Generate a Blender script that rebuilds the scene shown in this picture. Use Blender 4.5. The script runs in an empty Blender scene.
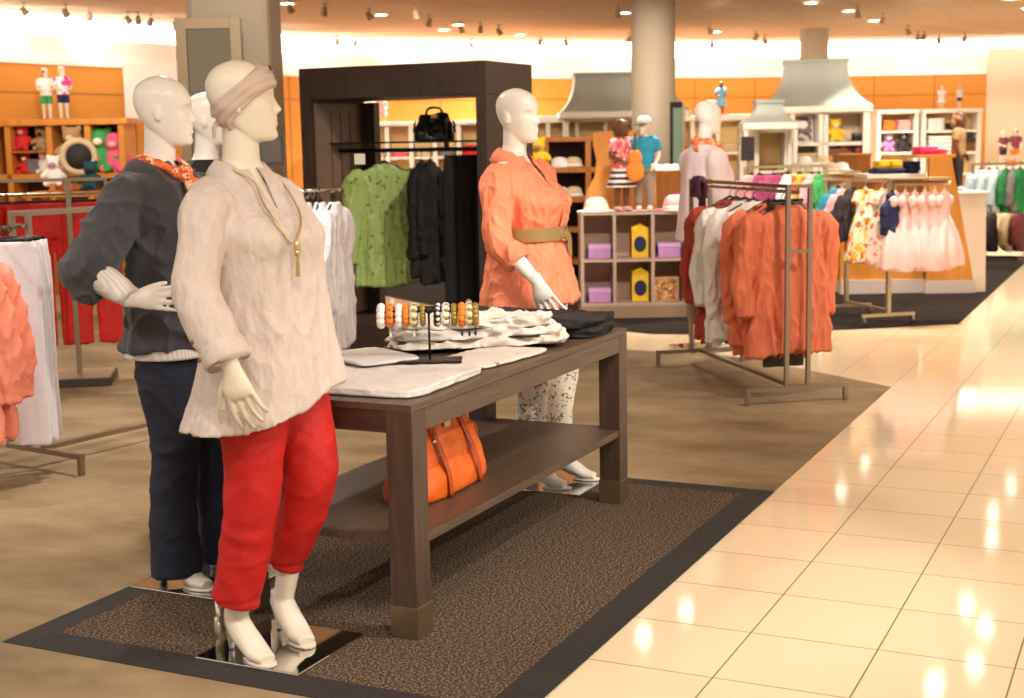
import bpy, math, random
from mathutils import Vector, Matrix, noise
from math import sin, cos, pi, radians as R

SC = bpy.context.scene
COL = SC.collection
V3 = Vector

# ------------------------------------------------------------------ camera
F0, YAW, PIT, ROL, EYE = 1397.42, 0.444228, 0.147459, -0.0188587, 1.6
FWD = V3((cos(YAW), sin(YAW), 0)); RGT = V3((sin(YAW), -cos(YAW), 0)); UPV = V3((0, 0, 1))
cF = FWD*cos(PIT) - UPV*sin(PIT); cU = UPV*cos(PIT) + FWD*sin(PIT)
cR = RGT*cos(ROL) + cU*sin(ROL); cUp = cU*cos(ROL) - RGT*sin(ROL)
FACE = YAW - pi/2          # z rotation that turns an object's front (-y) to the aisle the photo was taken from

def at(px, py, d):
    """world point seen at a photo pixel, d metres in front of the camera"""
    v = cF*F0 + cR*(px-512) - cUp*(py-349)
    return V3((0, 0, EYE)) + v*(d/v.dot(FWD))

def gnd(px, py, z=0.0):
    v = cF*F0 + cR*(px-512) - cUp*(py-349)
    return V3((0, 0, EYE)) + v*((z-EYE)/v.z)

cam_d = bpy.data.cameras.new('camera'); cam = bpy.data.objects.new('camera', cam_d); COL.objects.link(cam)
cam.matrix_world = Matrix(((cR.x, cUp.x, -cF.x, 0), (cR.y, cUp.y, -cF.y, 0), (cR.z, cUp.z, -cF.z, EYE), (0, 0, 0, 1)))
cam_d.sensor_width = 36; cam_d.lens = 36*F0/1024; cam_d.clip_start = .05; cam_d.clip_end = 200
cam_d.dof.use_dof = True; cam_d.dof.focus_distance = 5.3; cam_d.dof.aperture_fstop = 3.6
SC.camera = cam

# ------------------------------------------------------------------ objects
def mesh_from(name, v, f, smooth=True):
    me = bpy.data.meshes.new(name); me.from_pydata([tuple(p) for p in v], [], f); me.update()
    if smooth:
        me.polygons.foreach_set('use_smooth', [True]*len(me.polygons))
    return me

def link(name, me, mat, parent=None, loc=None, rz=0.0, label=None, bevel=0, sharp=None):
    o = bpy.data.objects.new(name, me); COL.objects.link(o)
    if mat is not None and not me.materials: me.materials.append(mat)
    if parent is not None: o.parent = parent
    if loc is not None: o.location = loc
    o.rotation_euler = (0, 0, rz)
    if label: o['label'] = label
    if bevel:
        m = o.modifiers.new('bevel', 'BEVEL'); m.width = bevel; m.segments = 2; m.limit_method = 'ANGLE'; m.angle_limit = R(40)
    return o

def tag(o, label, cat, group=None):
    o['label'] = label; o['category'] = cat
    if group: o['group'] = group
    return o

def thing(name, label, cat, loc=(0, 0, 0), rz=0.0, group=None):
    o = bpy.data.objects.new(name, None); COL.objects.link(o); o.empty_display_size = .05
    o.location = loc; o.rotation_euler = (0, 0, rz)
    return tag(o, label, cat, group)

def struct(o):
    o['kind'] = 'structure'; return o

def dup(root, loc, rz=None, label=None, group=None, scale=None, mats=None):
    """copy of a thing with copies of its parts and sub-parts; mats maps part stem -> material"""
    def cp(o, par):
        c = o.copy(); COL.objects.link(c)
        if par is not None: c.parent = par
        if mats and o.type == 'MESH':
            st = o.name.split('.')[0]
            if st in mats:
                c.material_slots[0].link = 'OBJECT'; c.material_slots[0].material = mats[st]
        for ch in kids.get(o.name, ()): cp(ch, c)
        return c
    kids = {}
    for o in list(COL.objects):
        if o.parent is not None: kids.setdefault(o.parent.name, []).append(o)
    c = cp(root, None); c.location = loc
    if rz is not None: c.rotation_euler = (0, 0, rz)
    if label: c['label'] = label
    if group: c['group'] = group
    if scale: c.scale = (scale,)*3 if not hasattr(scale, '__len__') else scale
    return c

def interp(keys, x):
    """smooth (catmull-rom) interpolation of rows [x, a, b, ...] sorted by x"""
    if x <= keys[0][0]: return list(keys[0][1:])
    if x >= keys[-1][0]: return list(keys[-1][1:])
    i = 0
    while keys[i+1][0] < x: i += 1
    k0 = keys[max(i-1, 0)]; k1 = keys[i]; k2 = keys[i+1]; k3 = keys[min(i+2, len(keys)-1)]
    h = k2[0]-k1[0]; t = (x-k1[0])/h; o = []
    for j in range(1, len(k1)):
        m1 = (k2[j]-k0[j])/(k2[0]-k0[0])*h if k2[0] != k0[0] else 0
        m2 = (k3[j]-k1[j])/(k3[0]-k1[0])*h if k3[0] != k1[0] else 0
        t2 = t*t; t3 = t2*t
        o.append((2*t3-3*t2+1)*k1[j]+(t3-2*t2+t)*m1+(-2*t3+3*t2)*k2[j]+(t3-t2)*m2)
    return o

class MB:
    """collects shapes, builds one mesh"""
    def __init__(s): s.v = []; s.f = []
    def add(s, v, f, M=None):
        n = len(s.v); s.v += [(M @ V3(p)) if M is not None else V3(p) for p in v]
        s.f += [tuple(i+n for i in q) for q in f]; return s
    def box(s, c, d, rz=0.0, M=None):
        x, y, z = d[0]/2, d[1]/2, d[2]/2
        v = [(-x, -y, -z), (x, -y, -z), (x, y, -z), (-x, y, -z), (-x, -y, z), (x, -y, z), (x, y, z), (-x, y, z)]
        f = [(3, 2, 1, 0), (4, 5, 6, 7), (0, 1, 5, 4), (1, 2, 6, 5), (2, 3, 7, 6), (3, 0, 4, 7)]
        T = Matrix.Translation(c) @ Matrix.Rotation(rz, 4, 'Z')
        if M is not None: T = T @ M
        return s.add(v, f, T)
    def box2(s, a, b):
        return s.box([(a[i]+b[i])/2 for i in range(3)], [abs(b[i]-a[i]) for i in range(3)])
    def loft(s, secs, cap=True, M=None, closed=True):
        n = len(secs[0]); v = [p for q in secs for p in q]; f = []
        for i in range(len(secs)-1):
            for j in range(n if closed else n-1):
                k = (j+1) % n
                f.append((i*n+j, i*n+k, (i+1)*n+k, (i+1)*n+j))
        if cap:
            f.append(tuple(range(n-1, -1, -1))); f.append(tuple((len(secs)-1)*n+j for j in range(n)))
        return s.add(v, f, M)
    def tube(s, path, rad, n=12, flat=1.0, up=None, cap=True, M=None):
        """tube along path; rad number or list; flat squeezes the section along the 'up' side direction"""
        P = [V3(p) for p in path]; m = len(P)
        if not hasattr(rad, '__len__'): rad = [rad]*m
        if not hasattr(flat, '__len__'): flat = [flat]*m
        T = []
        for i in range(m):
            d = P[min(i+1, m-1)]-P[max(i-1, 0)]
            T.append(d.normalized() if d.length > 1e-9 else V3((0, 0, 1)))
        u = V3(up) if up is not None else V3((0, 0, 1))
        if abs(u.normalized().dot(T[0])) > .95: u = V3((1, 0, 0)) if abs(T[0].x) < .9 else V3((0, 1, 0))
        secs = []
        for i in range(m):
            u = (u - T[i]*u.dot(T[i])).normalized(); w = T[i].cross(u)
            secs.append([P[i] + w*(rad[i]*cos(2*pi*j/n)) + u*(rad[i]*flat[i]*sin(2*pi*j/n)) for j in range(n)])
        return s.loft(secs, cap, M)
    def spline(s, path, rad, n=12, sub=5, **k):
        """tube through smooth points"""
        m = len(path)
        if not hasattr(rad, '__len__'): rad = [rad]*m
        keys = [[i, *path[i], rad[i]] for i in range(m)]
        fl = k.pop('flat', 1.0)
        if hasattr(fl, '__len__'):
            for i in range(m): keys[i].append(fl[i])
        else:
            for i in range(m): keys[i].append(fl)
        pts = [interp(keys, i/sub) for i in range((m-1)*sub+1)]
        return s.tube([p[:3] for p in pts], [max(p[3], .0004) for p in pts], n, flat=[p[4] for p in pts], **k)
    def lathe(s, prof, c=(0, 0, 0), n=24, cap=True, sx=1.0, sy=1.0):
        return s.loft([[V3((c[0]+r*sx*cos(2*pi*j/n), c[1]+r*sy*sin(2*pi*j/n), c[2]+z)) for j in range(n)] for r, z in prof], cap)
    def ball(s, c, r, n=12, m=8, M=None):
        if not hasattr(r, '__len__'): r = (r, r, r)
        secs = []
        for i in range(m+1):
            a = -pi/2+pi*i/m; q = max(cos(a), .02)
            secs.append([V3((c[0]+r[0]*q*cos(2*pi*j/n), c[1]+r[1]*q*sin(2*pi*j/n), c[2]+r[2]*sin(a))) for j in range(n)])
        return s.loft(secs, True, M)
    def prism(s, poly, y0, y1, M=None):
        """polygon in xz pulled from y0 to y1"""
        return s.loft([[V3((x, y0, z)) for x, z in poly], [V3((x, y1, z)) for x, z in poly]], True, M)
    def sheet(s, grid, M=None):
        return s.loft(grid, False, M, closed=False)
    def mesh(s, name='m', smooth=True): return mesh_from(name, s.v, s.f, smooth)
    def obj(s, name, mat, parent=None, smooth=False, **k):
        me = s.mesh(name, smooth)
        bmf(me)
        return link(name, me, mat, parent, **k)

import bmesh
def bmf(me):
    bm = bmesh.new(); bm.from_mesh(me); bmesh.ops.recalc_face_normals(bm, faces=bm.faces); bm.to_mesh(me); bm.free()

def fuse(mb, voxel, smooth=4, name='m', fac=.5):
    """one continuous surface out of overlapping closed shapes"""
    me = mb.mesh(name); bmf(me)
    o = bpy.data.objects.new('tmp', me); COL.objects.link(o)
    m = o.modifiers.new('r', 'REMESH'); m.mode = 'VOXEL'; m.voxel_size = voxel; m.use_smooth_shade = True
    if smooth:
        q = o.modifiers.new('s', 'SMOOTH'); q.iterations = smooth; q.factor = fac
    dg = bpy.context.evaluated_depsgraph_get(); dg.update()
    me2 = bpy.data.meshes.new_from_object(o.evaluated_get(dg)); me2.name = name
    bpy.data.objects.remove(o); bpy.data.meshes.remove(me)
    me2.polygons.foreach_set('use_smooth', [True]*len(me2.polygons))
    return me2

def wrinkle(me, fn):
    """push each vertex along its normal by fn(co)"""
    ns = [v.normal.copy() for v in me.vertices]
    for v, n in zip(me.vertices, ns): v.co = v.co + n*fn(v.co)
    me.update(); return me

def folds(amp, sx, sy, sz, seed=0, amp2=0.0, s2=1.0):
    o = V3((seed*7.13, seed*3.7, seed*1.9))
    def fn(c):
        a = noise.noise(V3((c.x*sx, c.y*sy, c.z*sz))+o)*amp
        if amp2: a += noise.noise(V3((c.x*sx, c.y*sy, c.z*sz))*s2+o*2)*amp2
        return a
    return fn

def crease(seed, amp, f=(9, 9, 5), amp2=0.0, s2=2.3, drift=.25):
    """cloth creases: soft swells plus sharp ridges"""
    o = V3((seed*7.13, seed*3.7, seed*1.9))
    def fn(c):
        q = V3((c.x*f[0], c.y*f[1], c.z*f[2]))+o
        q = q+V3((noise.noise(q*.7), noise.noise(q*.7+V3((5, 5, 5))), noise.noise(q*.7+V3((9, 1, 3)))))*drift
        r = 1-2.2*abs(noise.noise(q)); a = amp*(r*abs(r)*.9-.15)
        if amp2:
            r2 = 1-2.2*abs(noise.noise(q*s2+V3((3, 8, 1)))); a += amp2*(r2*abs(r2))
        return a
    return fn
# ------------------------------------------------------------------ materials
def nodes(name):
    m = bpy.data.materials.new(name); m.use_nodes = True
    nt = m.node_tree; b = nt.nodes['Principled BSDF']; return m, nt, b

def L(nt, a, b): nt.links.new(a, b)

def rgb(h):
    """sRGB 0-255 triple -> linear"""
    def c(x):
        x /= 255; return x/12.92 if x <= .04045 else ((x+.055)/1.055)**2.4
    return (c(h[0]), c(h[1]), c(h[2]), 1)

def mat(name, col, rough=.5, metal=0.0, spec=.5, bump=0.0, bscale=60, vary=0.0, vscale=8, stretch=(1, 1, 1), sheen=0.0, coat=0.0, coords='Object'):
    m, nt, b = nodes(name); c = rgb(col)
    b.inputs['Base Color'].default_value = c; b.inputs['Roughness'].default_value = rough
    b.inputs['Metallic'].default_value = metal; b.inputs['Specular IOR Level'].default_value = spec
    if sheen: b.inputs['Sheen Weight'].default_value = sheen
    if coat: b.inputs['Coat Weight'].default_value = coat; b.inputs['Coat Roughness'].default_value = .08
    if bump or vary:
        tc = nt.nodes.new('ShaderNodeTexCoord'); mp = nt.nodes.new('ShaderNodeMapping'); mp.inputs['Scale'].default_value = stretch
        L(nt, tc.outputs[coords], mp.inputs['Vector'])
    if vary:
        n = nt.nodes.new('ShaderNodeTexNoise'); n.inputs['Scale'].default_value = vscale; n.inputs['Detail'].default_value = 4
        L(nt, mp.outputs[0], n.inputs['Vector'])
        r = nt.nodes.new('ShaderNodeValToRGB'); r.color_ramp.elements[0].position = .3; r.color_ramp.elements[1].position = .7
        r.color_ramp.elements[0].color = [x*(1-vary) for x in c[:3]]+[1]; r.color_ramp.elements[1].color = [min(1, x*(1+vary)) for x in c[:3]]+[1]
        L(nt, n.outputs['Fac'], r.inputs[0]); L(nt, r.outputs[0], b.inputs['Base Color'])
    if bump:
        n = nt.nodes.new('ShaderNodeTexNoise'); n.inputs['Scale'].default_value = bscale; n.inputs['Detail'].default_value = 3
        L(nt, mp.outputs[0], n.inputs['Vector'])
        bp = nt.nodes.new('ShaderNodeBump'); bp.inputs['Strength'].default_value = bump; bp.inputs['Distance'].default_value = .01
        L(nt, n.outputs['Fac'], bp.inputs['Height']); L(nt, bp.outputs[0], b.inputs['Normal'])
    return m

def print_mat(name, base, cols, scale=14, rough=.7, cover=.45, bump=.1):
    """cloth with scattered coloured blotches (flower prints)"""
    m, nt, b = nodes(name); b.inputs['Roughness'].default_value = rough
    tc = nt.nodes.new('ShaderNodeTexCoord'); prev = None
    last = nt.nodes.new('ShaderNodeRGB'); last.outputs[0].default_value = rgb(base); last = last.outputs[0]
    for i, c in enumerate(cols):
        mp = nt.nodes.new('ShaderNodeMapping'); mp.inputs['Location'].default_value = (i*3.1, i*1.7, i*2.3)
        L(nt, tc.outputs['Object'], mp.inputs['Vector'])
        w = nt.nodes.new('ShaderNodeTexNoise'); w.inputs['Scale'].default_value = scale*1.7; L(nt, mp.outputs[0], w.inputs['Vector'])
        mx0 = nt.nodes.new('ShaderNodeMix'); mx0.data_type = 'VECTOR'; mx0.inputs['Factor'].default_value = .08
        L(nt, mp.outputs[0], mx0.inputs['A']); L(nt, w.outputs['Color'], mx0.inputs['B'])
        vo = nt.nodes.new('ShaderNodeTexVoronoi'); vo.inputs['Scale'].default_value = scale*(1+.25*i)
        L(nt, mx0.outputs['Result'] if False else mx0.outputs[1], vo.inputs['Vector'])
        r = nt.nodes.new('ShaderNodeValToRGB'); r.color_ramp.elements[0].position = cover-.06; r.color_ramp.elements[1].position = cover
        r.color_ramp.elements[0].color = (1, 1, 1, 1); r.color_ramp.elements[1].color = (0, 0, 0, 1)
        L(nt, vo.outputs['Distance'], r.inputs[0])
        mx = nt.nodes.new('ShaderNodeMix'); mx.data_type = 'RGBA'; L(nt, r.outputs[0], mx.inputs['Factor'])
        L(nt, last, mx.inputs['A'] if False else mx.inputs[6]); mx.inputs[7].default_value = rgb(c); last = mx.outputs[2]
    L(nt, last, b.inputs['Base Color'])
    return m

def stripe_mat(name, c1, c2, period, axis='Z', duty=.5, rough=.7):
    m, nt, b = nodes(name); b.inputs['Roughness'].default_value = rough
    tc = nt.nodes.new('ShaderNodeTexCoord'); sp = nt.nodes.new('ShaderNodeSeparateXYZ'); L(nt, tc.outputs['Object'], sp.inputs[0])
    d = nt.nodes.new('ShaderNodeMath'); d.operation = 'DIVIDE'; d.inputs[1].default_value = period; L(nt, sp.outputs[axis], d.inputs[0])
    fr = nt.nodes.new('ShaderNodeMath'); fr.operation = 'FRACT'; L(nt, d.outputs[0], fr.inputs[0])
    g = nt.nodes.new('ShaderNodeMath'); g.operation = 'GREATER_THAN'; g.inputs[1].default_value = duty; L(nt, fr.outputs[0], g.inputs[0])
    mx = nt.nodes.new('ShaderNodeMix'); mx.data_type = 'RGBA'; L(nt, g.outputs[0], mx.inputs['Factor'])
    mx.inputs[6].default_value = rgb(c1); mx.inputs[7].default_value = rgb(c2); L(nt, mx.outputs[2], b.inputs['Base Color'])
    return m

def wood_mat(name, c1, c2, rough=.45, axis=(14, 14, 1.2), panel=None):
    m, nt, b = nodes(name); b.inputs['Roughness'].default_value = rough
    tc = nt.nodes.new('ShaderNodeTexCoord'); mp = nt.nodes.new('ShaderNodeMapping'); mp.inputs['Scale'].default_value = axis
    L(nt, tc.outputs['Object'], mp.inputs['Vector'])
    n = nt.nodes.new('ShaderNodeTexNoise'); n.inputs['Scale'].default_value = 2.0; n.inputs['Detail'].default_value = 6; n.inputs['Distortion'].default_value = .4
    L(nt, mp.outputs[0], n.inputs['Vector'])
    r = nt.nodes.new('ShaderNodeValToRGB'); r.color_ramp.elements[0].position = .35; r.color_ramp.elements[1].position = .68
    r.color_ramp.elements[0].color = rgb(c1); r.color_ramp.elements[1].color = rgb(c2)
    L(nt, n.outputs['Fac'], r.inputs[0]); L(nt, r.outputs[0], b.inputs['Base Color'])
    return m

def emit_mat(name, col, s):
    m, nt, b = nodes(name); b.inputs['Base Color'].default_value = rgb(col)
    b.inputs['Emission Color'].default_value = rgb(col); b.inputs['Emission Strength'].default_value = s; return m

def tile_mat():
    m, nt, b = nodes('cream_tile'); tc = nt.nodes.new('ShaderNodeTexCoord')
    mp = nt.nodes.new('ShaderNodeMapping'); mp.inputs['Location'].default_value = (TILE_OX, TILE_OY, 0); L(nt, tc.outputs['Object'], mp.inputs['Vector'])
    br = nt.nodes.new('ShaderNodeTexBrick'); br.offset = 0; br.squash = 1; br.inputs['Scale'].default_value = 1
    br.inputs['Brick Width'].default_value = .4187; br.inputs['Row Height'].default_value = .4075; br.inputs['Mortar Size'].default_value = .0026; br.inputs['Mortar Smooth'].default_value = .2
    br.inputs['Color1'].default_value = rgb((243, 224, 190)); br.inputs['Color2'].default_value = rgb((239, 218, 183)); br.inputs['Mortar'].default_value = rgb((120, 92, 64))
    L(nt, mp.outputs[0], br.inputs['Vector'])
    n = nt.nodes.new('ShaderNodeTexNoise'); n.inputs['Scale'].default_value = 1.6; n.inputs['Detail'].default_value = 5; L(nt, tc.outputs['Object'], n.inputs['Vector'])
    mx = nt.nodes.new('ShaderNodeMix'); mx.data_type = 'RGBA'; mx.blend_type = 'MULTIPLY'; mx.inputs['Factor'].default_value = .22
    L(nt, br.outputs['Color'], mx.inputs[6]); L(nt, n.outputs['Color'], mx.inputs[7])
    L(nt, br.outputs['Color'], b.inputs['Base Color'])
    mr = nt.nodes.new('ShaderNodeMath'); mr.operation = 'MULTIPLY_ADD'; mr.inputs[1].default_value = .5; mr.inputs[2].default_value = .075; L(nt, br.outputs['Fac'], mr.inputs[0])
    L(nt, mr.outputs[0], b.inputs['Roughness']); b.inputs['Specular IOR Level'].default_value = .55
    return m

def carpet_mat():
    m, nt, b = nodes('brown_carpet'); b.inputs['Roughness'].default_value = .85; b.inputs['Specular IOR Level'].default_value = .15
    tc = nt.nodes.new('ShaderNodeTexCoord'); mp = nt.nodes.new('ShaderNodeMapping'); mp.inputs['Rotation'].default_value = (0, 0, YAW); mp.inputs['Scale'].default_value = (1.0, .55, 1)
    L(nt, tc.outputs['Object'], mp.inputs['Vector'])
    n = nt.nodes.new('ShaderNodeTexNoise'); n.inputs['Scale'].default_value = 2.2; n.inputs['Detail'].default_value = 7; n.inputs['Roughness'].default_value = .62; L(nt, mp.outputs[0], n.inputs['Vector'])
    r = nt.nodes.new('ShaderNodeValToRGB'); r.color_ramp.elements[0].position = .33; r.color_ramp.elements[1].position = .7
    r.color_ramp.elements[0].color = rgb((120, 100, 75)); r.color_ramp.elements[1].color = rgb((162, 141, 110))
    L(nt, n.outputs['Fac'], r.inputs[0]); L(nt, r.outputs[0], b.inputs['Base Color'])
    return m

def speckle_mat(name, c1, c2, c3, scale=160):
    m, nt, b = nodes(name); b.inputs['Roughness'].default_value = .9; b.inputs['Specular IOR Level'].default_value = .1
    tc = nt.nodes.new('ShaderNodeTexCoord')
    n = nt.nodes.new('ShaderNodeTexNoise'); n.inputs['Scale'].default_value = scale; n.inputs['Detail'].default_value = 2; L(nt, tc.outputs['Object'], n.inputs['Vector'])
    r = nt.nodes.new('ShaderNodeValToRGB'); e = r.color_ramp.elements; e[0].position = .38; e[0].color = rgb(c1); e[1].position = .52; e[1].color = rgb(c2)
    x = e.new(.64); x.color = rgb(c3)
    L(nt, n.outputs['Fac'], r.inputs[0]); L(nt, r.outputs[0], b.inputs['Base Color'])
    bp = nt.nodes.new('ShaderNodeBump'); bp.inputs['Strength'].default_value = .6; bp.inputs['Distance'].default_value = .006
    L(nt, n.outputs['Fac'], bp.inputs['Height']); L(nt, bp.outputs[0], b.inputs['Normal'])
    return m

def glass_mat(name, tint=(255, 255, 255), rough=.02):
    m, nt, b = nodes(name); b.inputs['Base Color'].default_value = rgb(tint); b.inputs['Roughness'].default_value = rough
    b.inputs['Transmission Weight'].default_value = 1; b.inputs['IOR'].default_value = 1.45; return m

TILE, TILE_OX, TILE_OY = .4095, -.10, 0.0
M = {}
M['carpet'] = carpet_mat(); 
M['dark_carpet'] = mat('dark_carpet', (44, 37, 33), .95, spec=.1, bump=.3, bscale=120, vary=.3, vscale=9)
M['mat_pile'] = speckle_mat('mat_pile', (52, 43, 36), (86, 71, 58), (134, 115, 96), 115)
M['mat_edge'] = mat('mat_edge', (40, 36, 34), .85, bump=.3, bscale=160, vary=.25, vscale=60)
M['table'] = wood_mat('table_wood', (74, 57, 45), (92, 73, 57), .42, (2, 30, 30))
M['table_shaded'] = wood_mat('table_shaded_wood', (56, 38, 33), (70, 50, 42), .4, (30, 2, 30))  # table wood darkened to put the shade into the end aprons
M['arch'] = wood_mat('arch_wood', (52, 38, 32), (64, 48, 40), .5, (14, 14, 2))
M['archpanel'] = mat('arch_panel', (120, 98, 82), .5, bump=.05)
M['cuff'] = mat('leg_cuff', (132, 112, 88), .35, .75)
M['orange_wood'] = wood_mat('orange_wood', (206, 132, 50), (224, 152, 66), .45, (5, 5, .7))
M['mid_wood'] = wood_mat('mid_wood', (160, 96, 34), (186, 116, 48), .45, (9, 9, 1))
M['steel'] = mat('brushed_steel', (160, 146, 128), .34, .9)
M['brass'] = mat('satin_brass', (196, 176, 140), .36, .8)
M['chrome'] = mat('mirror_steel', (225, 222, 216), .05, 1.0)
M['dark_metal'] = mat('dark_metal', (52, 46, 42), .35, .8)
M['mirror'] = mat('mirror_glass', (146, 134, 118), .03, 1.0)  # tan tint stands in for the ceiling reflected in the glass
M['white_skin'] = mat('white_mannequin', (238, 232, 224), .3, spec=.4)
M['cream_skin'] = mat('cream_mannequin', (220, 209, 192), .38, spec=.4)
M['cream_kid'] = mat('beige_mannequin', (226, 208, 186), .35)
M['brown_kid'] = mat('brown_mannequin', (104, 66, 48), .4)
M['linen'] = mat('linen_cloth', (198, 182, 173), .85, bump=.5, bscale=60, vary=.07, vscale=34, stretch=(1, 1, .5), sheen=.1)
M['denim_jacket'] = mat('grey_chambray', (60, 58, 63), .8, bump=.35, bscale=260, vary=.16, vscale=30, sheen=.2)
M['navy'] = mat('navy_denim', (24, 27, 46), .8, bump=.3, bscale=220, vary=.2, vscale=22)
M['red_cloth'] = mat('red_twill', (182, 14, 7), .7, bump=.2, bscale=160, vary=.08, vscale=16)
M['red_dull'] = mat('red_cotton', (196, 32, 22), .75, bump=.25, bscale=120, vary=.15, vscale=14)
M['coral'] = mat('coral_cloth', (242, 140, 104), .75, bump=.3, bscale=120, vary=.1, vscale=24, stretch=(1, 1, .4))
M['coral_rack'] = mat('coral_cotton', (222, 118, 82), .78, bump=.3, bscale=90, vary=.1, vscale=18, stretch=(1, 1, .3))
M['rust'] = mat('rust_cloth', (166, 62, 40), .8, bump=.3, bscale=90, vary=.12, vscale=18)
M['white_cloth'] = mat('white_cotton', (236, 230, 224), .8, bump=.25, bscale=90, vary=.04, vscale=18)
M['lilac_white'] = mat('cool_white_cotton', (226, 222, 230), .8, bump=.25, bscale=90, vary=.04, vscale=18)
M['lilac'] = mat('pale_lilac_knit', (226, 204, 206), .85, bump=.3, bscale=140)
M['black_cloth'] = mat('black_cloth', (26, 22, 22), .85, bump=.3, bscale=120, vary=.3, vscale=20)
M['black_plastic'] = mat('black_plastic', (20, 19, 20), .35)
M['olive_dark'] = mat('dark_olive_cloth', (70, 62, 48), .85, bump=.2)
M['orange_leather'] = mat('orange_leather', (222, 98, 16), .42, bump=.25, bscale=40, vary=.14, vscale=9)
M['orange_trim'] = mat('dark_orange_leather', (176, 66, 10), .45)
M['gold'] = mat('gold_metal', (206, 176, 124), .35, .8)
M['scarf'] = mat('taupe_scarf', (194, 172, 158), .7, bump=.2, bscale=90)
M['orange_scarf'] = print_mat('orange_scarf', (236, 120, 60), [(250, 214, 170), (214, 70, 30)], 26)
M['belt'] = mat('khaki_belt', (150, 122, 74), .5, bump=.2)
M['floral_pants'] = print_mat('floral_trousers', (234, 222, 206), [(176, 120, 104), (108, 112, 82)], 24, cover=.3)
M['green_print'] = print_mat('green_print_blouse', (160, 184, 106), [(146, 172, 92), (184, 198, 132), (128, 116, 62)], 9, cover=.26)
M['floral_dress'] = print_mat('floral_dress', (244, 236, 206), [(246, 196, 44), (232, 96, 36)], 11, cover=.42)
M['pink_dress'] = mat('pink_organza', (238, 198, 192), .75, bump=.3, bscale=90, vary=.06, vscale=14, stretch=(1, 1, .3))
M['acrylic'] = glass_mat('clear_acrylic')
M['green_glass'] = mat('greenish_mirror', (150, 170, 150), .1, .9)
M['ceiling'] = mat('ceiling_paint', (206, 178, 148), .85, vary=.07, vscale=1.4, stretch=(1, 4, 1))
M['cove_wall'] = mat('cream_wall', (250, 242, 230), .8)
M['beige_wall'] = mat('beige_wall', (222, 200, 172), .8)
M['white_paint'] = mat('white_lacquer', (240, 230, 214), .45)
M['grey_paint'] = mat('column_paint', (176, 160, 138), .6)
M['cubby_grey'] = mat('taupe_laminate', (178, 152, 138), .5)
M['hood'] = mat('hood_metal', (158, 160, 148), .45, .1, vary=.08, vscale=3, stretch=(1, 1, .3))
M['frame_taupe'] = mat('taupe_frame', (168, 146, 118), .45)
M['slate'] = mat('slate_board', (92, 84, 82), .6)
M['cove_lit_wall'] = emit_mat('cove_glow', (255, 246, 232), 5)  # glow of the lamp-lit cove wall, emitted by the surface itself
M['lamp'] = emit_mat('lamp_lens', (255, 246, 230), 40)
M['lamp_dim'] = emit_mat('spot_lens', (255, 240, 215), 6)
for k, c in dict(yellow=(240, 196, 40), pink=(240, 96, 130), hot_pink=(242, 60, 120), lightpink=(240, 176, 176), purple=(190, 138, 196), deep_purple=(72, 26, 54), teal=(36, 140, 170), green=(60, 160, 84),
                 navy_plain=(34, 34, 78), red_plain=(214, 44, 44), light_blue=(134, 196, 232), beige=(214, 190, 150), khaki=(170, 136, 92), dark=(44, 36, 36), brown=(110, 70, 40), orange=(232, 130, 40),
                 grey=(120, 112, 112), ice_blue=(190, 208, 214), kelly=(30, 120, 60), taupe=(150, 128, 108), white=(244, 238, 230), teal_dark=(20, 70, 80), tan=(196, 150, 96)).items():
    M[k] = mat(k+'_cloth', c, .75, bump=.15, bscale=60, vary=.08, vscale=20)
M['stripes'] = stripe_mat('striped_skirt', (240, 226, 220), (44, 34, 44), .062)
M['pin_stripe'] = stripe_mat('striped_cuff', (228, 220, 214), (210, 202, 199), .010, 'X')
M['pink_print'] = print_mat('pink_print_tee', (240, 130, 120), [(250, 210, 200), (200, 50, 80)], 18)
M['white_print'] = print_mat('white_spotted_linen', (212, 203, 192), [(130, 104, 84)], 9, cover=.13)
# ------------------------------------------------------------------ the setting
def slab(name, poly, z0, z1, m, smooth=False):
    b = MB(); b.loft([[V3((x, y, z0)) for x, y in poly], [V3((x, y, z1)) for x, y in poly]])
    return struct(b.obj(name, m))

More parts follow.
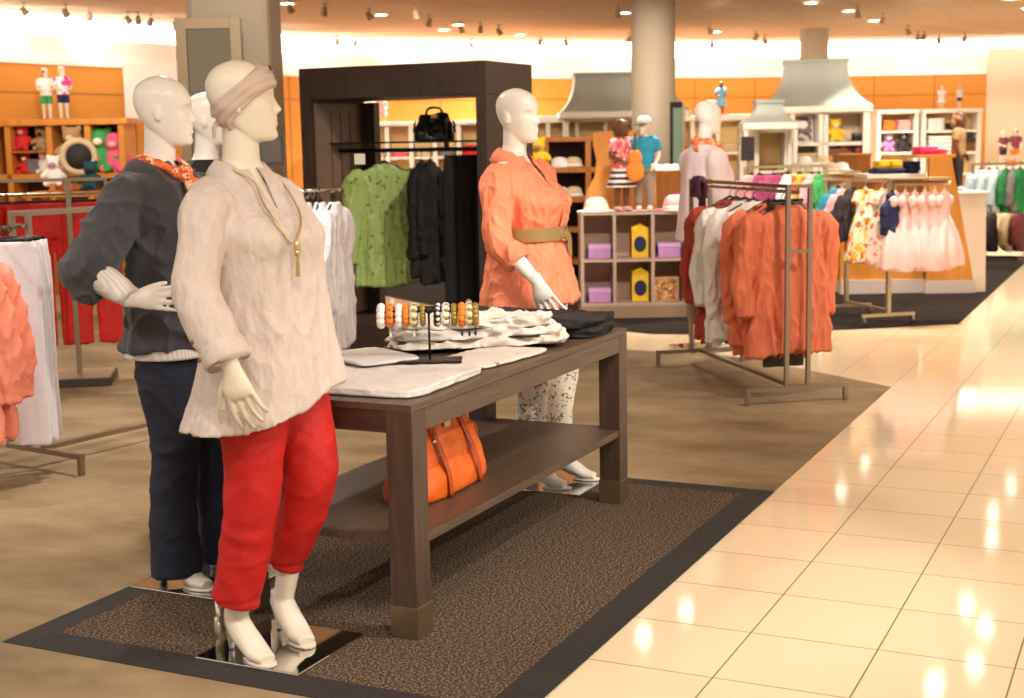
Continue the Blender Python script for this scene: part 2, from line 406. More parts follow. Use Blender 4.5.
def setting():
    global M
    M['tile'] = tile_mat()
    slab('floor', [(-4, -12), (45, -12), (45, 32), (-4, 32)], -.1, 0, M['tile'])
    slab('carpet_floor', [(-3, 1.598), (8.98, 1.598), (9.86, 2.8), (9.95, 3.7), (10.15, 6.5), (10.45, 9.2), (10.9, 14), (10.9, 24), (-3, 24)], .0005, .004, M['carpet'])
    slab('dark_carpet_floor', [(11.0, 3.2), (12.2, 1.62), (19.2, 1.66), (19.2, 5), (19.2, 9), (13.8, 9), (11.4, 5.6), (10.85, 3.9)], .0005, .006, M['dark_carpet'])
    # the ceiling, with the cove slot left open along the curved far wall
    W = [(-330, 11.2), (-150, 13.6), (0, 16), (90, 17.2), (175, 18.4), (280, 20.4), (400, 22), (512, 22.8), (600, 23.3), (690, 23.8), (800, 24.2), (900, 24.4), (985, 24.4), (1030, 24.2), (1200, 23.4), (1500, 22)]
    pts = [at(px, 140, d) for px, d in W]
    HC = 3.2
    poly = [(p.x, p.y) for p in pts]
    def off(p, k):      # towards the camera
        q = V3((p[0], p[1], 0)); l = q.length; q = q*((l-k)/l); return (q.x, q.y)
    ce = MB(); n = len(poly)
    near = [off(p, .0) for p in poly]
    base = [(-4, -10)] + [(36, -10)] if False else None
    # ceiling as fans of slabs from a near edge to the wall line
    lo = [V3((q[0]*.02, q[1]*.02, HC)) for q in near]; hi = [V3((q[0], q[1], HC)) for q in near]
    g0 = []
    for t in (0.0, .25, .5, .75, 1.0):
        g0.append([lo[i].lerp(hi[i], t) for i in range(n)])
    ce.sheet(g0)
    o = ce.obj('ceiling', M['ceiling']); struct(o); m = o.modifiers.new('thick', 'SOLIDIFY'); m.thickness = .12; m.offset = 1
    for pl in o.data.polygons:
        pass
    # far wall: orange boards below, cream fascia, emissive band standing for the cove-lit wall above
    def strip(name, i0, i1, za, zb, m, push=0.0, th=.06):
        b = MB(); A = [off(poly[i], push) for i in range(i0, i1)]; B = [off(poly[i], push-th) for i in range(i0, i1)]
        secs = []
        for a, c in zip(A, B):
            secs.append([V3((a[0], a[1], za)), V3((c[0], c[1], za)), V3((c[0], c[1], zb)), V3((a[0], a[1], zb))])
        b.loft(secs); return struct(b.obj(name, m))
    zt = 2.62
    strip('wall_back', 0, 13, 0, zt, M['wall_boards'], .0)
    strip('wall_right', 12, 16, 0, 3.02, M['beige_wall'], .03)
    strip('wall_fascia', 0, 16, zt-.02, 2.93, M['cove_wall'], -.12)
    strip('trim_1', 0, 13, zt-.03, zt+.01, M['cove_wall'], .03, .16)
    strip('cove_glow_band', 0, 16, 2.90, 3.19, M['cove_lit_wall'], -.16)
    global WALL_LINE
    WALL_LINE = [(p[0], p[1]) for p in pts]
    # columns
    c = at(241, 150, 10.6); b = MB(); b.box((0, 0, 1.6), (.6, .6, 3.2)); struct(b.obj('column', M['grey_paint'], loc=(c.x, c.y, 0), rz=FACE, bevel=.05))
    c = at(653.5, 150, 16); b = MB(); b.lathe([(.246, 0), (.246, 3.2)], n=40); struct(b.obj('column', M['grey_paint'], loc=(c.x, c.y, 0), smooth=True))
    c = at(814, 60, 21.6); b = MB(); b.lathe([(.215, 2.4), (.215, 3.2)], n=40); b.box((0, 0, 1.2), (.3, .3, 2.5)); struct(b.obj('column', M['grey_paint'], loc=(c.x, c.y, 0)))

def boards_mat():
    """honey coloured wall boards with joints"""
    m, nt, b = nodes('wall_boards'); b.inputs['Roughness'].default_value = .5
    tc = nt.nodes.new('ShaderNodeTexCoord'); sp = nt.nodes.new('ShaderNodeSeparateXYZ'); L(nt, tc.outputs['Object'], sp.inputs[0])
    # distance along the wall: use the direction angle about the room's viewpoint, scaled to metres
    ml = nt.nodes.new('ShaderNodeMath'); ml.operation = 'MULTIPLY'; ml.inputs[1].default_value = .43; L(nt, sp.outputs['X'], ml.inputs[0])
    m2 = nt.nodes.new('ShaderNodeMath'); m2.operation = 'MULTIPLY_ADD'; m2.inputs[1].default_value = -.903; L(nt, sp.outputs['Y'], m2.inputs[0]); L(nt, ml.outputs[0], m2.inputs[2])
    cb = nt.nodes.new('ShaderNodeCombineXYZ'); L(nt, m2.outputs[0], cb.inputs['X']); L(nt, sp.outputs['Z'], cb.inputs['Y'])
    br = nt.nodes.new('ShaderNodeTexBrick'); br.offset = 0; br.inputs['Scale'].default_value = 1; br.inputs['Brick Width'].default_value = 1.05; br.inputs['Row Height'].default_value = 2.26
    br.inputs['Mortar Size'].default_value = .012; br.inputs['Color1'].default_value = rgb((224, 152, 64)); br.inputs['Color2'].default_value = rgb((217, 144, 57)); br.inputs['Mortar'].default_value = rgb((176, 112, 44))
    L(nt, cb.outputs[0], br.inputs['Vector']); L(nt, br.outputs['Color'], b.inputs['Base Color'])
    return m
M['wall_boards'] = boards_mat()
TILE_OX, TILE_OY = -.089, .0315
setting()
# ------------------------------------------------------------------ mannequins
HEAD = [  # z, front, back, half width
 [0.000, -.078, -.040, .020], [0.010, -.094, -.012, .034], [0.030, -.0985, .020, .046], [0.055, -.0975, .048, .056], [0.080, -.0955, .070, .063],
 [0.105, -.0935, .088, .068], [0.130, -.0905, .099, .0715], [0.155, -.096, .104, .0735], [0.180, -.092, .103, .0735], [0.205, -.078, .093, .067],
 [0.225, -.055, .074, .054], [0.238, -.028, .048, .036], [0.2455, -.004, .018, .014]]

def head_pt(z, th, face=True):
    """point of the head's surface; th = 0 is straight ahead (-y)"""
    f, bk, w = interp(HEAD, z)
    s, c = sin(th), cos(th)
    cy = .012 if z > .06 else .012-(.06-z)*.7
    d = (cy-f) if c > 0 else (bk-cy)
    p = 2.25
    r = (abs(s/w)**p + abs(c/d)**p)**(-1/p)
    if face:
        a = (th+pi) % (2*pi)-pi
        def g(t0, st, z0, sz, h): return h*math.exp(-((a-t0)/st)**2-((z-z0)/sz)**2)
        r += g(0, .12, .092, .012, .021)+g(0, .09, .112, .018, .014)+g(0, .07, .135, .016, .005)       # nose
        r += g(0, .26, .066, .006, .0075)+g(0, .22, .052, .006, .0075)-g(0, .3, .059, .0028, .004)   # lips
        r += g(0, .25, .012, .014, .005)-g(0, .3, .036, .006, .003)                                  # chin
        for sg in (-1, 1):
            r -= g(sg*.40, .16, .129, .012, .0095); r += g(sg*.40, .10, .127, .007, .0055)           # eye sockets, lids
            r += g(sg*.40, .22, .147, .006, .003)+g(sg*.62, .25, .09, .02, .003)                     # brow, cheek
    return V3((r*s, cy-r*c, z))

def add_head(mb, T, n=72, m=60):
    secs = []
    for i in range(m+1):
        z = .2455*(i/m)
        secs.append([head_pt(z, 2*pi*j/n) for j in range(n)])
    mb.loft(secs, True, T)
    for sg in (-1, 1):
        mb.ball((0, 0, 0), (.007, .017, .029), 10, 8, T @ Matrix.Translation((sg*.072, .018, .115)) @ Matrix.Rotation(sg*.25, 4, 'Z') @ Matrix.Rotation(-.15, 4, 'X'))
        mb.ball((0, 0, 0), (.008, .009, .010), 8, 6, T @ Matrix.Translation((sg*.074, .013, .094)))

def add_hand(mb, w, d, n, side, s=1.0, curl=(.25, .3, .25), spread=.10, thumb=.75, tw=.9):
    """w wrist, d pointing to the fingers, n back-of-hand normal, side = +1/-1 picks the thumb's side"""
    d = V3(d).normalized(); n = V3(n); n = (n-d*n.dot(d)).normalized(); t = d.cross(n)*side      # t: towards the thumb
    w = V3(w)
    def P(a, b, c): return w+(d*a+t*b+n*c)*s
    mb.spline([P(-.03, 0, 0), P(.0, 0, 0), P(.03, .002, 0), P(.056, .003, 0), P(.076, .002, -.002)], [.025*s, .027*s, .035*s, .040*s, .035*s], 14, 4, flat=[.9, .72, .52, .44, .38], up=n)
    for k, (b, ln, r) in enumerate(((.032, .088, .0084), (.0115, .097, .0088), (-.0095, .090, .0084), (-.030, .072, .0074))):
        an = b/.030*(spread+.06); dd = (d*cos(an)+t*sin(an)); p = P(.068, b, 0); pts = [p]; a = 0
        for q, (seg, cu) in enumerate(zip((.46, .30, .24), curl)):
            a += cu*(1+.12*k)
            p = p+(dd*cos(a)-n*sin(a))*ln*(1.0 if q else 1.25)*seg*s*1.08; pts.append(p)
        mb.spline(pts, [r*s*1.08, r*s, r*s*.92, r*s*.74], 10, 4)
    p0 = P(.018, .022, -.004); ta = thumb
    p1 = p0+(d*cos(ta)+t*sin(ta)-n*.25)*.038*s; p2 = p1+(d*cos(ta*.7)+t*sin(ta*.7)-n*.25)*.033*s; p3 = p2+(d*cos(ta*.4)+t*sin(ta*.4)-n*.2)*.026*s
    mb.spline([p0, p1, p2, p3], [.0145*s, .0115*s, .0098*s, .0078*s], 10, 4)

def ring(z, cx, cy, rx, ry, n=64, p=2.3, fold=None, zo=None):
    o = []
    for j in range(n):
        th = 2*pi*j/n; s, c = sin(th), cos(th)
        r = (abs(s/rx)**p+abs(c/ry)**p)**(-1/p)
        if fold: r *= 1+fold(th, z)
        o.append(V3((cx+r*s, cy-r*c, z+(zo(th, z) if zo else 0))))
    return o

def shell(keys, steps, n=72, p=2.3, fold=None, zo=None):
    """closed loft through rows [z, cx, cy, rx, ry] (top row first or last)"""
    ks = sorted(keys); secs = []
    for i in range(steps+1):
        z = ks[0][0]+(ks[-1][0]-ks[0][0])*i/steps
        secs.append(ring(z, *interp(ks, z), n=n, p=p, fold=fold, zo=zo))
    return secs

TORSO = [[.86, 0, .005, .165, .125], [.95, 0, .01, .2, .15], [1.03, 0, .008, .19, .14], [1.14, 0, 0, .155, .12], [1.25, 0, -.006, .168, .135], [1.34, 0, -.018, .178, .15], [1.42, 0, 0, .172, .118],
         [1.475, 0, .015, .15, .085], [1.515, 0, .02, .10, .066], [1.54, 0, .02, .064, .058], [1.58, 0, .012, .052, .053], [1.66, 0, .004, .050, .052]]

def add_foot(mb, a, yaw=0.0, hh=.10):
    """bare-looking foot on a high heel below ankle point a; toes ahead (-y)"""
    a = V3(a); T = Matrix.Translation((a.x, a.y, 0)) @ Matrix.Rotation(yaw, 4, 'Z')
    z0 = .022
    mb.spline([(0, .012, a.z+.03), (0, .008, a.z-.012), (0, -.025, a.z-.045), (0, -.070, .066), (0, -.112, .044), (0, -.160, .036)], [.036, .038, .041, .042, .042, .030], 14, 4, flat=[1.05, 1.1, 1.0, .78, .58, .55], up=(0, 1, 0), M=T)
    mb.ball((0, .036, a.z-.018), (.030, .034, .038), 12, 8, T)

def add_heel(mb, a, yaw=0.0):
    T = Matrix.Translation((a[0], a[1], 0)) @ Matrix.Rotation(yaw, 4, 'Z')
    mb.spline([(0, .046, a[2]-.012), (0, .052, .09), (0, .050, .05), (0, .046, .018)], [.024, .015, .010, .0085], 12, 4, M=T)

def add_sole(mb, a, yaw=0.0):
    T = Matrix.Translation((a[0], a[1], 0)) @ Matrix.Rotation(yaw, 4, 'Z')
    pts = [(-.026, -.06), (.026, -.06), (.040, -.11), (.036, -.15), (.020, -.183), (0, -.19), (-.020, -.183), (-.036, -.15), (-.040, -.11)]
    mb.loft([[V3((x, y, z)) for x, y in pts] for z in (.0172, .026)], True, T)

def leg_pts(hip, knee, ankle):
    h, k, a = V3(hip), V3(knee), V3(ankle)
    return [h, h.lerp(k, .5)+V3((0, -.012, 0)), k, k.lerp(a, .35)+V3((0, .018, 0)), k.lerp(a, .7)+V3((0, .008, 0)), a]

def lean_k(z): return max(0, min(1, (z-1.12)/.40))
def leaned(keys, l):
    return [[k[0], k[1]+l[0]*lean_k(k[0]), k[2]+l[1]*lean_k(k[0])]+list(k[3:]) for k in keys]
def body_mesh(P, vox=.0046):
    mb = MB(); ln = P.get('lean', (0, 0))
    secs = shell(TORSO, 44, 40); tw = P.get('twist', 0)
    for sc in secs:
        for q in sc:
            k = lean_k(q.z); a = tw*k; x, y = q.x, q.y
            q.x = x*cos(a)-y*sin(a)+ln[0]*k; q.y = x*sin(a)+y*cos(a)+ln[1]*k
    mb.loft(secs)
    T = Matrix.Translation((ln[0]*1.15, P.get('head_y', -.012)+ln[1]*1.15, P.get('chin', 1.612))) @ Matrix.Rotation(P.get('head_yaw', 0), 4, 'Z') @ Matrix.Rotation(P.get('nod', 0), 4, 'X')
    add_head(mb, T)
    mb.spline([(ln[0], .02+ln[1], 1.50), (ln[0], .014+ln[1], 1.57), (ln[0]*1.1, .006+ln[1]*1.1, 1.64), (ln[0]*1.15, .004+ln[1]*1.15, 1.69)], [.060, .053, .053, .05], 20, 4)
    for sd in ('R', 'L'):
        s, e, w = P['arm'+sd]
        s, e, w = V3(s), V3(e), V3(w)
        mb.spline([V3((ln[0]+(s.x-ln[0])*.5, s.y, s.z-.025)), s+V3((0, 0, -.015)), s.lerp(e, .5), e, e.lerp(w, .4), w], [.045, .050, .046, .040, .038, .025], 14, 4)
        add_hand(mb, w, *P['hand'+sd])
        h, k, a = P['leg'+sd]
        mb.spline(leg_pts(h, k, a), [.090, .073, .054, .052, .040, .033], 16, 5)
        add_foot(mb, a, P.get('toe'+sd, 0))
    return fuse(mb, vox, 3, 'body')

def sleeve(mb, pts, rad, n=28, flat=1.0):
    mb.spline(pts, rad, n, 6, flat=flat)

def band(path, w, th, up=(0, 0, 1), closed=True, flare=None):
    """strap with real thickness round a closed path"""
    mb = MB(); n = len(path); secs = []; c = V3((0, 0, 0))
    for p in path: c += p
    c /= n
    for i in range(n):
        p = path[i]; o = (p-c); o.z = 0; o.normalize(); u = V3(up)
        fl = (flare or 0)
        a = p+u*(w/2)+o*fl; b = p-u*(w/2)
        secs.append([b, b+o*th, a+o*th, a])
    m = len(secs); v = [q for s in secs for q in s]; f = []
    for i in range(m if closed else m-1):
        k = (i+1) % m
        for j in range(4):
            f.append((i*4+j, i*4+(j+1) % 4, k*4+(j+1) % 4, k*4+j))
    if not closed: f += [(0, 1, 2, 3), tuple((m-1)*4+j for j in (3, 2, 1, 0))]
    mb.add(v, f); return mb

def stand(root, plate, rod=None, side=.42, plate_at=(0, 0)):
    b = MB(); b.box((plate_at[0], plate_at[1], .009), (side, side, .016)); b.obj('base_plate', M['chrome'], root, bevel=.003)
    if rod:
        b = MB(); b.tube([(rod[0], rod[1], .012), (rod[0], rod[1], rod[2])], .009, 14); b.obj('support_rod', M['chrome'], root, smooth=True); b = MB(); b.tube([(rod[0], rod[1], .018), (rod[0], rod[1], rod[2]*.55)], .014, 14); b.obj('rod_sleeve', M['steel'], root, smooth=True)

def shoes(root, P, m):
    for sd in ('R', 'L'):
        b = MB(); add_heel(b, P['leg'+sd][2], P.get('toe'+sd, 0)); b.obj('shoe_heel', m, root, smooth=True)
        b = MB(); add_sole(b, P['leg'+sd][2], P.get('toe'+sd, 0)); b.obj('shoe_sole', m, root, bevel=.003)

def collar(root, m, name, z, rx, ry, cy, tilt, h=.04, gap=.5, flare=.03, th=.006, n=40, cx=0.0, turn=0.0):
    """turned shirt collar open at the throat"""
    pts = []
    for i in range(n+1):
        th_ = gap+(2*pi-2*gap)*i/n
        pts.append(V3((cx+rx*sin(th_+turn), cy-ry*cos(th_+turn), z-tilt*(cos(th_)*.25 if cos(th_) < 0 else cos(th_)**2))))
    v = []; f = []
    for i, p in enumerate(pts):
        ta = gap+(2*pi-2*gap)*i/n+turn; o = V3((sin(ta), -cos(ta), 0)); e = abs(i/n-.5)*2
        dn = h*(.95+.75*e**5)
        row = [p-V3((0, 0, .008)), p+V3((0, 0, .012))+o*.004, p+V3((0, 0, .010))+o*(.010), p+o*(.012+flare*.6)+V3((0, 0, -.012)), p+o*(.012+flare)+V3((0, 0, -dn+.004))]
        inner = [q-o*th*(1 if k < 1 else .6)-V3((0, 0, th if k > 1 else 0)) for k, q in enumerate(row)]
        v += row+inner[::-1]
    w = 10
    for i in range(n):
        for j in range(w):
            f.append((i*w+j, i*w+(j+1) % w, (i+1)*w+(j+1) % w, (i+1)*w+j))
    f += [tuple(range(w)), tuple(n*w+j for j in reversed(range(w)))]
    b = MB(); b.add(v, f); o = b.obj(name, m, root, smooth=True); return o

def open_v(me, cx, cy, front, zv, zt, amax):
    """cuts a V shaped opening into a garment's front below the throat"""
    bm = bmesh.new(); bm.from_mesh(me); kill = []
    for f in bm.faces:
        c = f.calc_center_median()
        if c.z < zv: continue
        a = math.atan2(c.x-cx, -(c.y-cy))-front; a = (a+pi) % (2*pi)-pi
        if abs(a) < amax*min(1, (c.z-zv)/(zt-zv)): kill.append(f)
    bmesh.ops.delete(bm, geom=kill, context='FACES')
    ed = {v for e in bm.edges if e.is_boundary for v in e.verts}
    for _ in range(4):
        new = {}
        for v in ed:
            nb = [e.other_vert(v) for e in v.link_edges if e.is_boundary]
            if len(nb) == 2: new[v] = v.co*.4+(nb[0].co+nb[1].co)*.3
        for v, q in new.items(): v.co = q
    bm.to_mesh(me); bm.free(); return me

def buttons(root, pts, m, r=.006):
    for p in pts:
        b = MB(); b.ball(p, (r, r*.7, r), 10, 6); b.obj('button', m, root, smooth=True)
def noisefold(seed, amp=.006, f=(9, 9, 3.0), amp2=.0025, s2=2.6):
    return folds(amp, *f, seed=seed, amp2=amp2, s2=s2)

# ---- A: the tall one in front, linen tunic and red trousers
def mannequin_front():
    root = thing('mannequin', 'front mannequin in long beige linen tunic and red trousers with twisted headscarf', 'mannequin', (3.55, 2.53, .004), 0, 'women mannequins around the display table')
    LN = (-.024, .038)
    P = dict(head_yaw=R(38), head_y=-.015, nod=R(-2), chin=1.608, lean=LN, twist=R(-20),
             armR=((-.205, .04, 1.43), (-.300, .022, 1.19), (-.326, -.105, .965)), handR=((.16, -.26, -1), (-1, -.35, -.1), 1, 1.12, (.24, .26, .2), .045),
             armL=((.165, .055, 1.43), (.225, .16, 1.18), (.205, .14, .94)), handL=((0, -.2, -1), (1, 0, 0), -1),
             legR=((-.095, .01, .92), (-.10, .0, .53), (-.114, .076, .135)), legL=((.095, .01, .92), (.085, -.075, .54), (.09, .045, .135)), toeR=R(-22), toeL=R(-30))
    link('body', body_mesh(P), M['cream_skin'], root)
    shoes(root, P, M['cream_skin'])
    stand(root, 0, rod=(-.13, .14, .24), side=.385, plate_at=(-.005, -.005))
    # tunic
    mb = MB()
    keys = leaned([[1.530, 0, .018, .064, .064], [1.508, 0, .02, .11, .084], [1.475, 0, .018, .172, .103], [1.42, 0, .003, .186, .13], [1.34, 0, -.035, .188, .172], [1.25, 0, -.026, .178, .164], [1.1, 0, -.008, .188, .170], [.95, 0, 0, .216, .190], [.80, -.012, .016, .266, .220]], LN)
    def fd(th, z):
        a = max(0, min(1, (1.36-z)/.5))
        return a*(.030*sin(5*th+.8+z*1.5)+.022*sin(9*th+2-z*2)+.012*sin(14*th+1))
    def zo(th, z):
        k = max(0, min(1, (1.1-z)/.3)); up = max(0, (z-1.43)/.098)
        return k*(.066*sin(th)+.012*cos(th)+.010*sin(3*th))
    mb.loft(shell(keys, 46, 96, 2.2, fd, zo), M=Matrix.Translation((LN[0], LN[1], 0)) @ Matrix.Rotation(R(-20), 4, 'Z') @ Matrix.Translation((-LN[0], -LN[1], 0)))
    for sd in (-1, 1):
        s, e, w = [V3(p) for p in P['armR' if sd < 0 else 'armL']]
        sleeve(mb, [s+V3((-sd*.05, 0, .0)), s+V3((sd*.018, .004, -.03)), s.lerp(e, .5)+V3((sd*.004, .004, 0)), e+V3((0, .006, 0)), e.lerp(w, .45)+V3((0, .01, 0)), e.lerp(w, .84)], [.068, .072, .066, .068, .069, .058])
    me = fuse(mb, .0062, 5, 'tunic')
    c1 = crease(3, .0055, (10, 10, 3.0), .0032, 2.6, .5); c2 = crease(9, .0013, (36, 36, 18)); nf = lambda c: c1(c)+c2(c); open_v(me, LN[0], .018+LN[1], R(-14), 1.40, 1.545, .27)
    wrinkle(me, nf); tn = link('tunic', me, M['linen'], root, label='loose beige linen tunic with long rolled sleeves')
    # rolled cuffs
    for sd in ('R', 'L'):
        s, e, w = [V3(p) for p in P['arm'+sd]]; d = (w-e).normalized(); c = e.lerp(w, .79)
        b = MB(); b.spline([c-d*.03, c-d*.012, c+d*.02, c+d*.034, c+d*.02], [.063, .070, .072, .064, .045], 28, 5)
        me = b.mesh('cuff'); bmf(me); wrinkle(me, folds(.005, 30, 30, 12, 5)); link('cuff', me, M['linen'], tn)
    collar(root, M['linen'], 'collar', 1.540, .067, .068, .012+LN[1], .050, h=.038, gap=.32, flare=.028, cx=LN[0], turn=R(14)*-1)
    buttons(tn, [(-.402, -.03, 1.05), (-.405, -.055, 1.0)], M['brown'], .007)
    # trousers
    mb = MB()
    mb.loft(shell([[1.02, 0, .005, .205, .165], [.93, 0, .008, .21, .165], [.87, 0, .005, .205, .155]], 6, 48))
    mb.spline([(-.095, .008, .95), (-.098, .0, .82), (-.102, .0, .62), (-.106, .012, .5), (-.114, .052, .3), (-.122, .080, .185)], [.102, .105, .090, .084, .078, .075], 36, 6, flat=[1.1, 1.1, 1.0, 1, 1, 1])
    mb.spline([(.095, .008, .95), (.095, -.025, .8), (.088, -.075, .62), (.086, -.075, .53), (.09, -.02, .38), (.092, .036, .25)], [.102, .106, .092, .084, .072, .058], 36, 6, flat=[1.1, 1.1, 1.0, 1, 1, 1])
    crk = crease(31, .0035, (6, 6, 8), .0018, 2.2, .5)
    me = fuse(mb, .007, 4, 'trousers')
    wrinkle(me, lambda c: crk(c)*.8+noise.noise(V3((c.x*7, c.y*7, c.z*13+noise.noise(c*5)*2)))*.004+noise.noise(V3((c.x*22, c.y*22, c.z*8)))*.0028-.004*math.exp(-((c.z-.2-(.06 if c.x > 0 else 0))/.008)**2))
    link('trousers', me, M['red_cloth'], root, label='bright red cropped trousers')
    # headscarf: twisted band from nape to forehead
    T = Matrix.Translation((LN[0]*1.15, -.015+LN[1]*1.15, 1.608)) @ Matrix.Rotation(R(38), 4, 'Z') @ Matrix.Rotation(R(-2), 4, 'X')
    n = 96; m = 12; v = []; f = []
    for i in range(n):
        th = 2*pi*i/n; zc = .130+.064*cos(th); wd = .040-.004*cos(th)
        o = []
        for j in range(m+1):
            t = j/m*2-1; z = max(.02, min(.2445, zc+t*wd))
            p = head_pt(z, th, False); hgt = .005+.010*(1-t*t)**.5+.0042*sin(t*11+2.5*th)+.002*sin(5*t+9*th)
            q = V3((p.x, p.y-.012, (z-.13)*.9)).normalized()
            o.append(p+q*hgt)
        for j in range(m, -1, -1):
            t = j/m*2-1; z = max(.02, min(.2445, zc+t*wd)); p = head_pt(z, th, False); q = V3((p.x, p.y-.012, (z-.13)*.9)).normalized(); o.append(p-q*.003)
        v += o
    w = 2*(m+1)
    for i in range(n):
        k = (i+1) % n
        for j in range(w): f.append((i*w+j, i*w+(j+1) % w, k*w+(j+1) % w, k*w+j))
    b = MB(); b.add(v, f, T); hs = b.obj('headscarf', M['scarf'], root, smooth=True, label='twisted taupe headscarf')
    b = MB(); b.ball((0, -.086, .216), (.016, .011, .010), 14, 8, T); b.ball((.008, -.094, .196), (.013, .009, .008), 12, 8, T); b.obj('knot', M['dark'], hs, smooth=True)
    b = MB(); b.spline([(0, .072, .07), (-.006, .088, .048), (-.010, .090, .018)], [.014, .012, .007], 10, 4, flat=.5, M=T); b.obj('tail', M['scarf'], hs, smooth=True)
    # necklace: two strands and a tassel
    nk = None
    for k, dx in enumerate((0, .010)):
        b = MB(); pts = []
        for t in range(25):
            u = t/24; a = u*2*pi
            x = .082*sin(a)*(1 if u < .5 else 1); yy = .02-.086*cos(a-pi)*-1
            pts.append((x, yy, 0))
        path = [(-.085, .085, 1.538), (-.103, .035, 1.53), (-.097, -.045, 1.492), (-.118-dx*.3, -.092, 1.43), (-.135-dx*.4, -.150, 1.37), (-.128+dx, -.186, 1.32-dx)]
        path2 = [(.045, .085, 1.538), (.055, .03, 1.53), (.040, -.045, 1.492), (-.005, -.125, 1.43), (-.060+dx*.3, -.182, 1.375), (-.112+dx, -.196, 1.32-dx)]
        b.spline(path, .0026, 8, 8); b.spline(path2, .0026, 8, 8); b.spline([path[0], (-.055, .115, 1.545), (-.02, .125, 1.548), (.02, .115, 1.545), path2[0]], .0032, 8, 6)
        if nk is None: nk = b.obj('necklace', M['gold'], root, smooth=True, label='long gold chain necklace')
        else: b.obj('strand', M['gold'], nk, smooth=True)
    b = MB(); b.ball((-.118, -.205, 1.305), (.010, .008, .018), 12, 8); b.tube([(-.118, -.205, 1.293), (-.118, -.205, 1.275)], [.009, .007], 10); b.obj('pendant', M['gold'], nk, smooth=True)
    b = MB()
    for k in range(7):
        a = k*2*pi/7; b.tube([(-.118+.004*cos(a), -.205+.003*sin(a), 1.278), (-.118+.008*cos(a), -.204+.005*sin(a), 1.215)], .0022, 6)
    b.obj('tassel', M['gold'], nk)
    return root, P

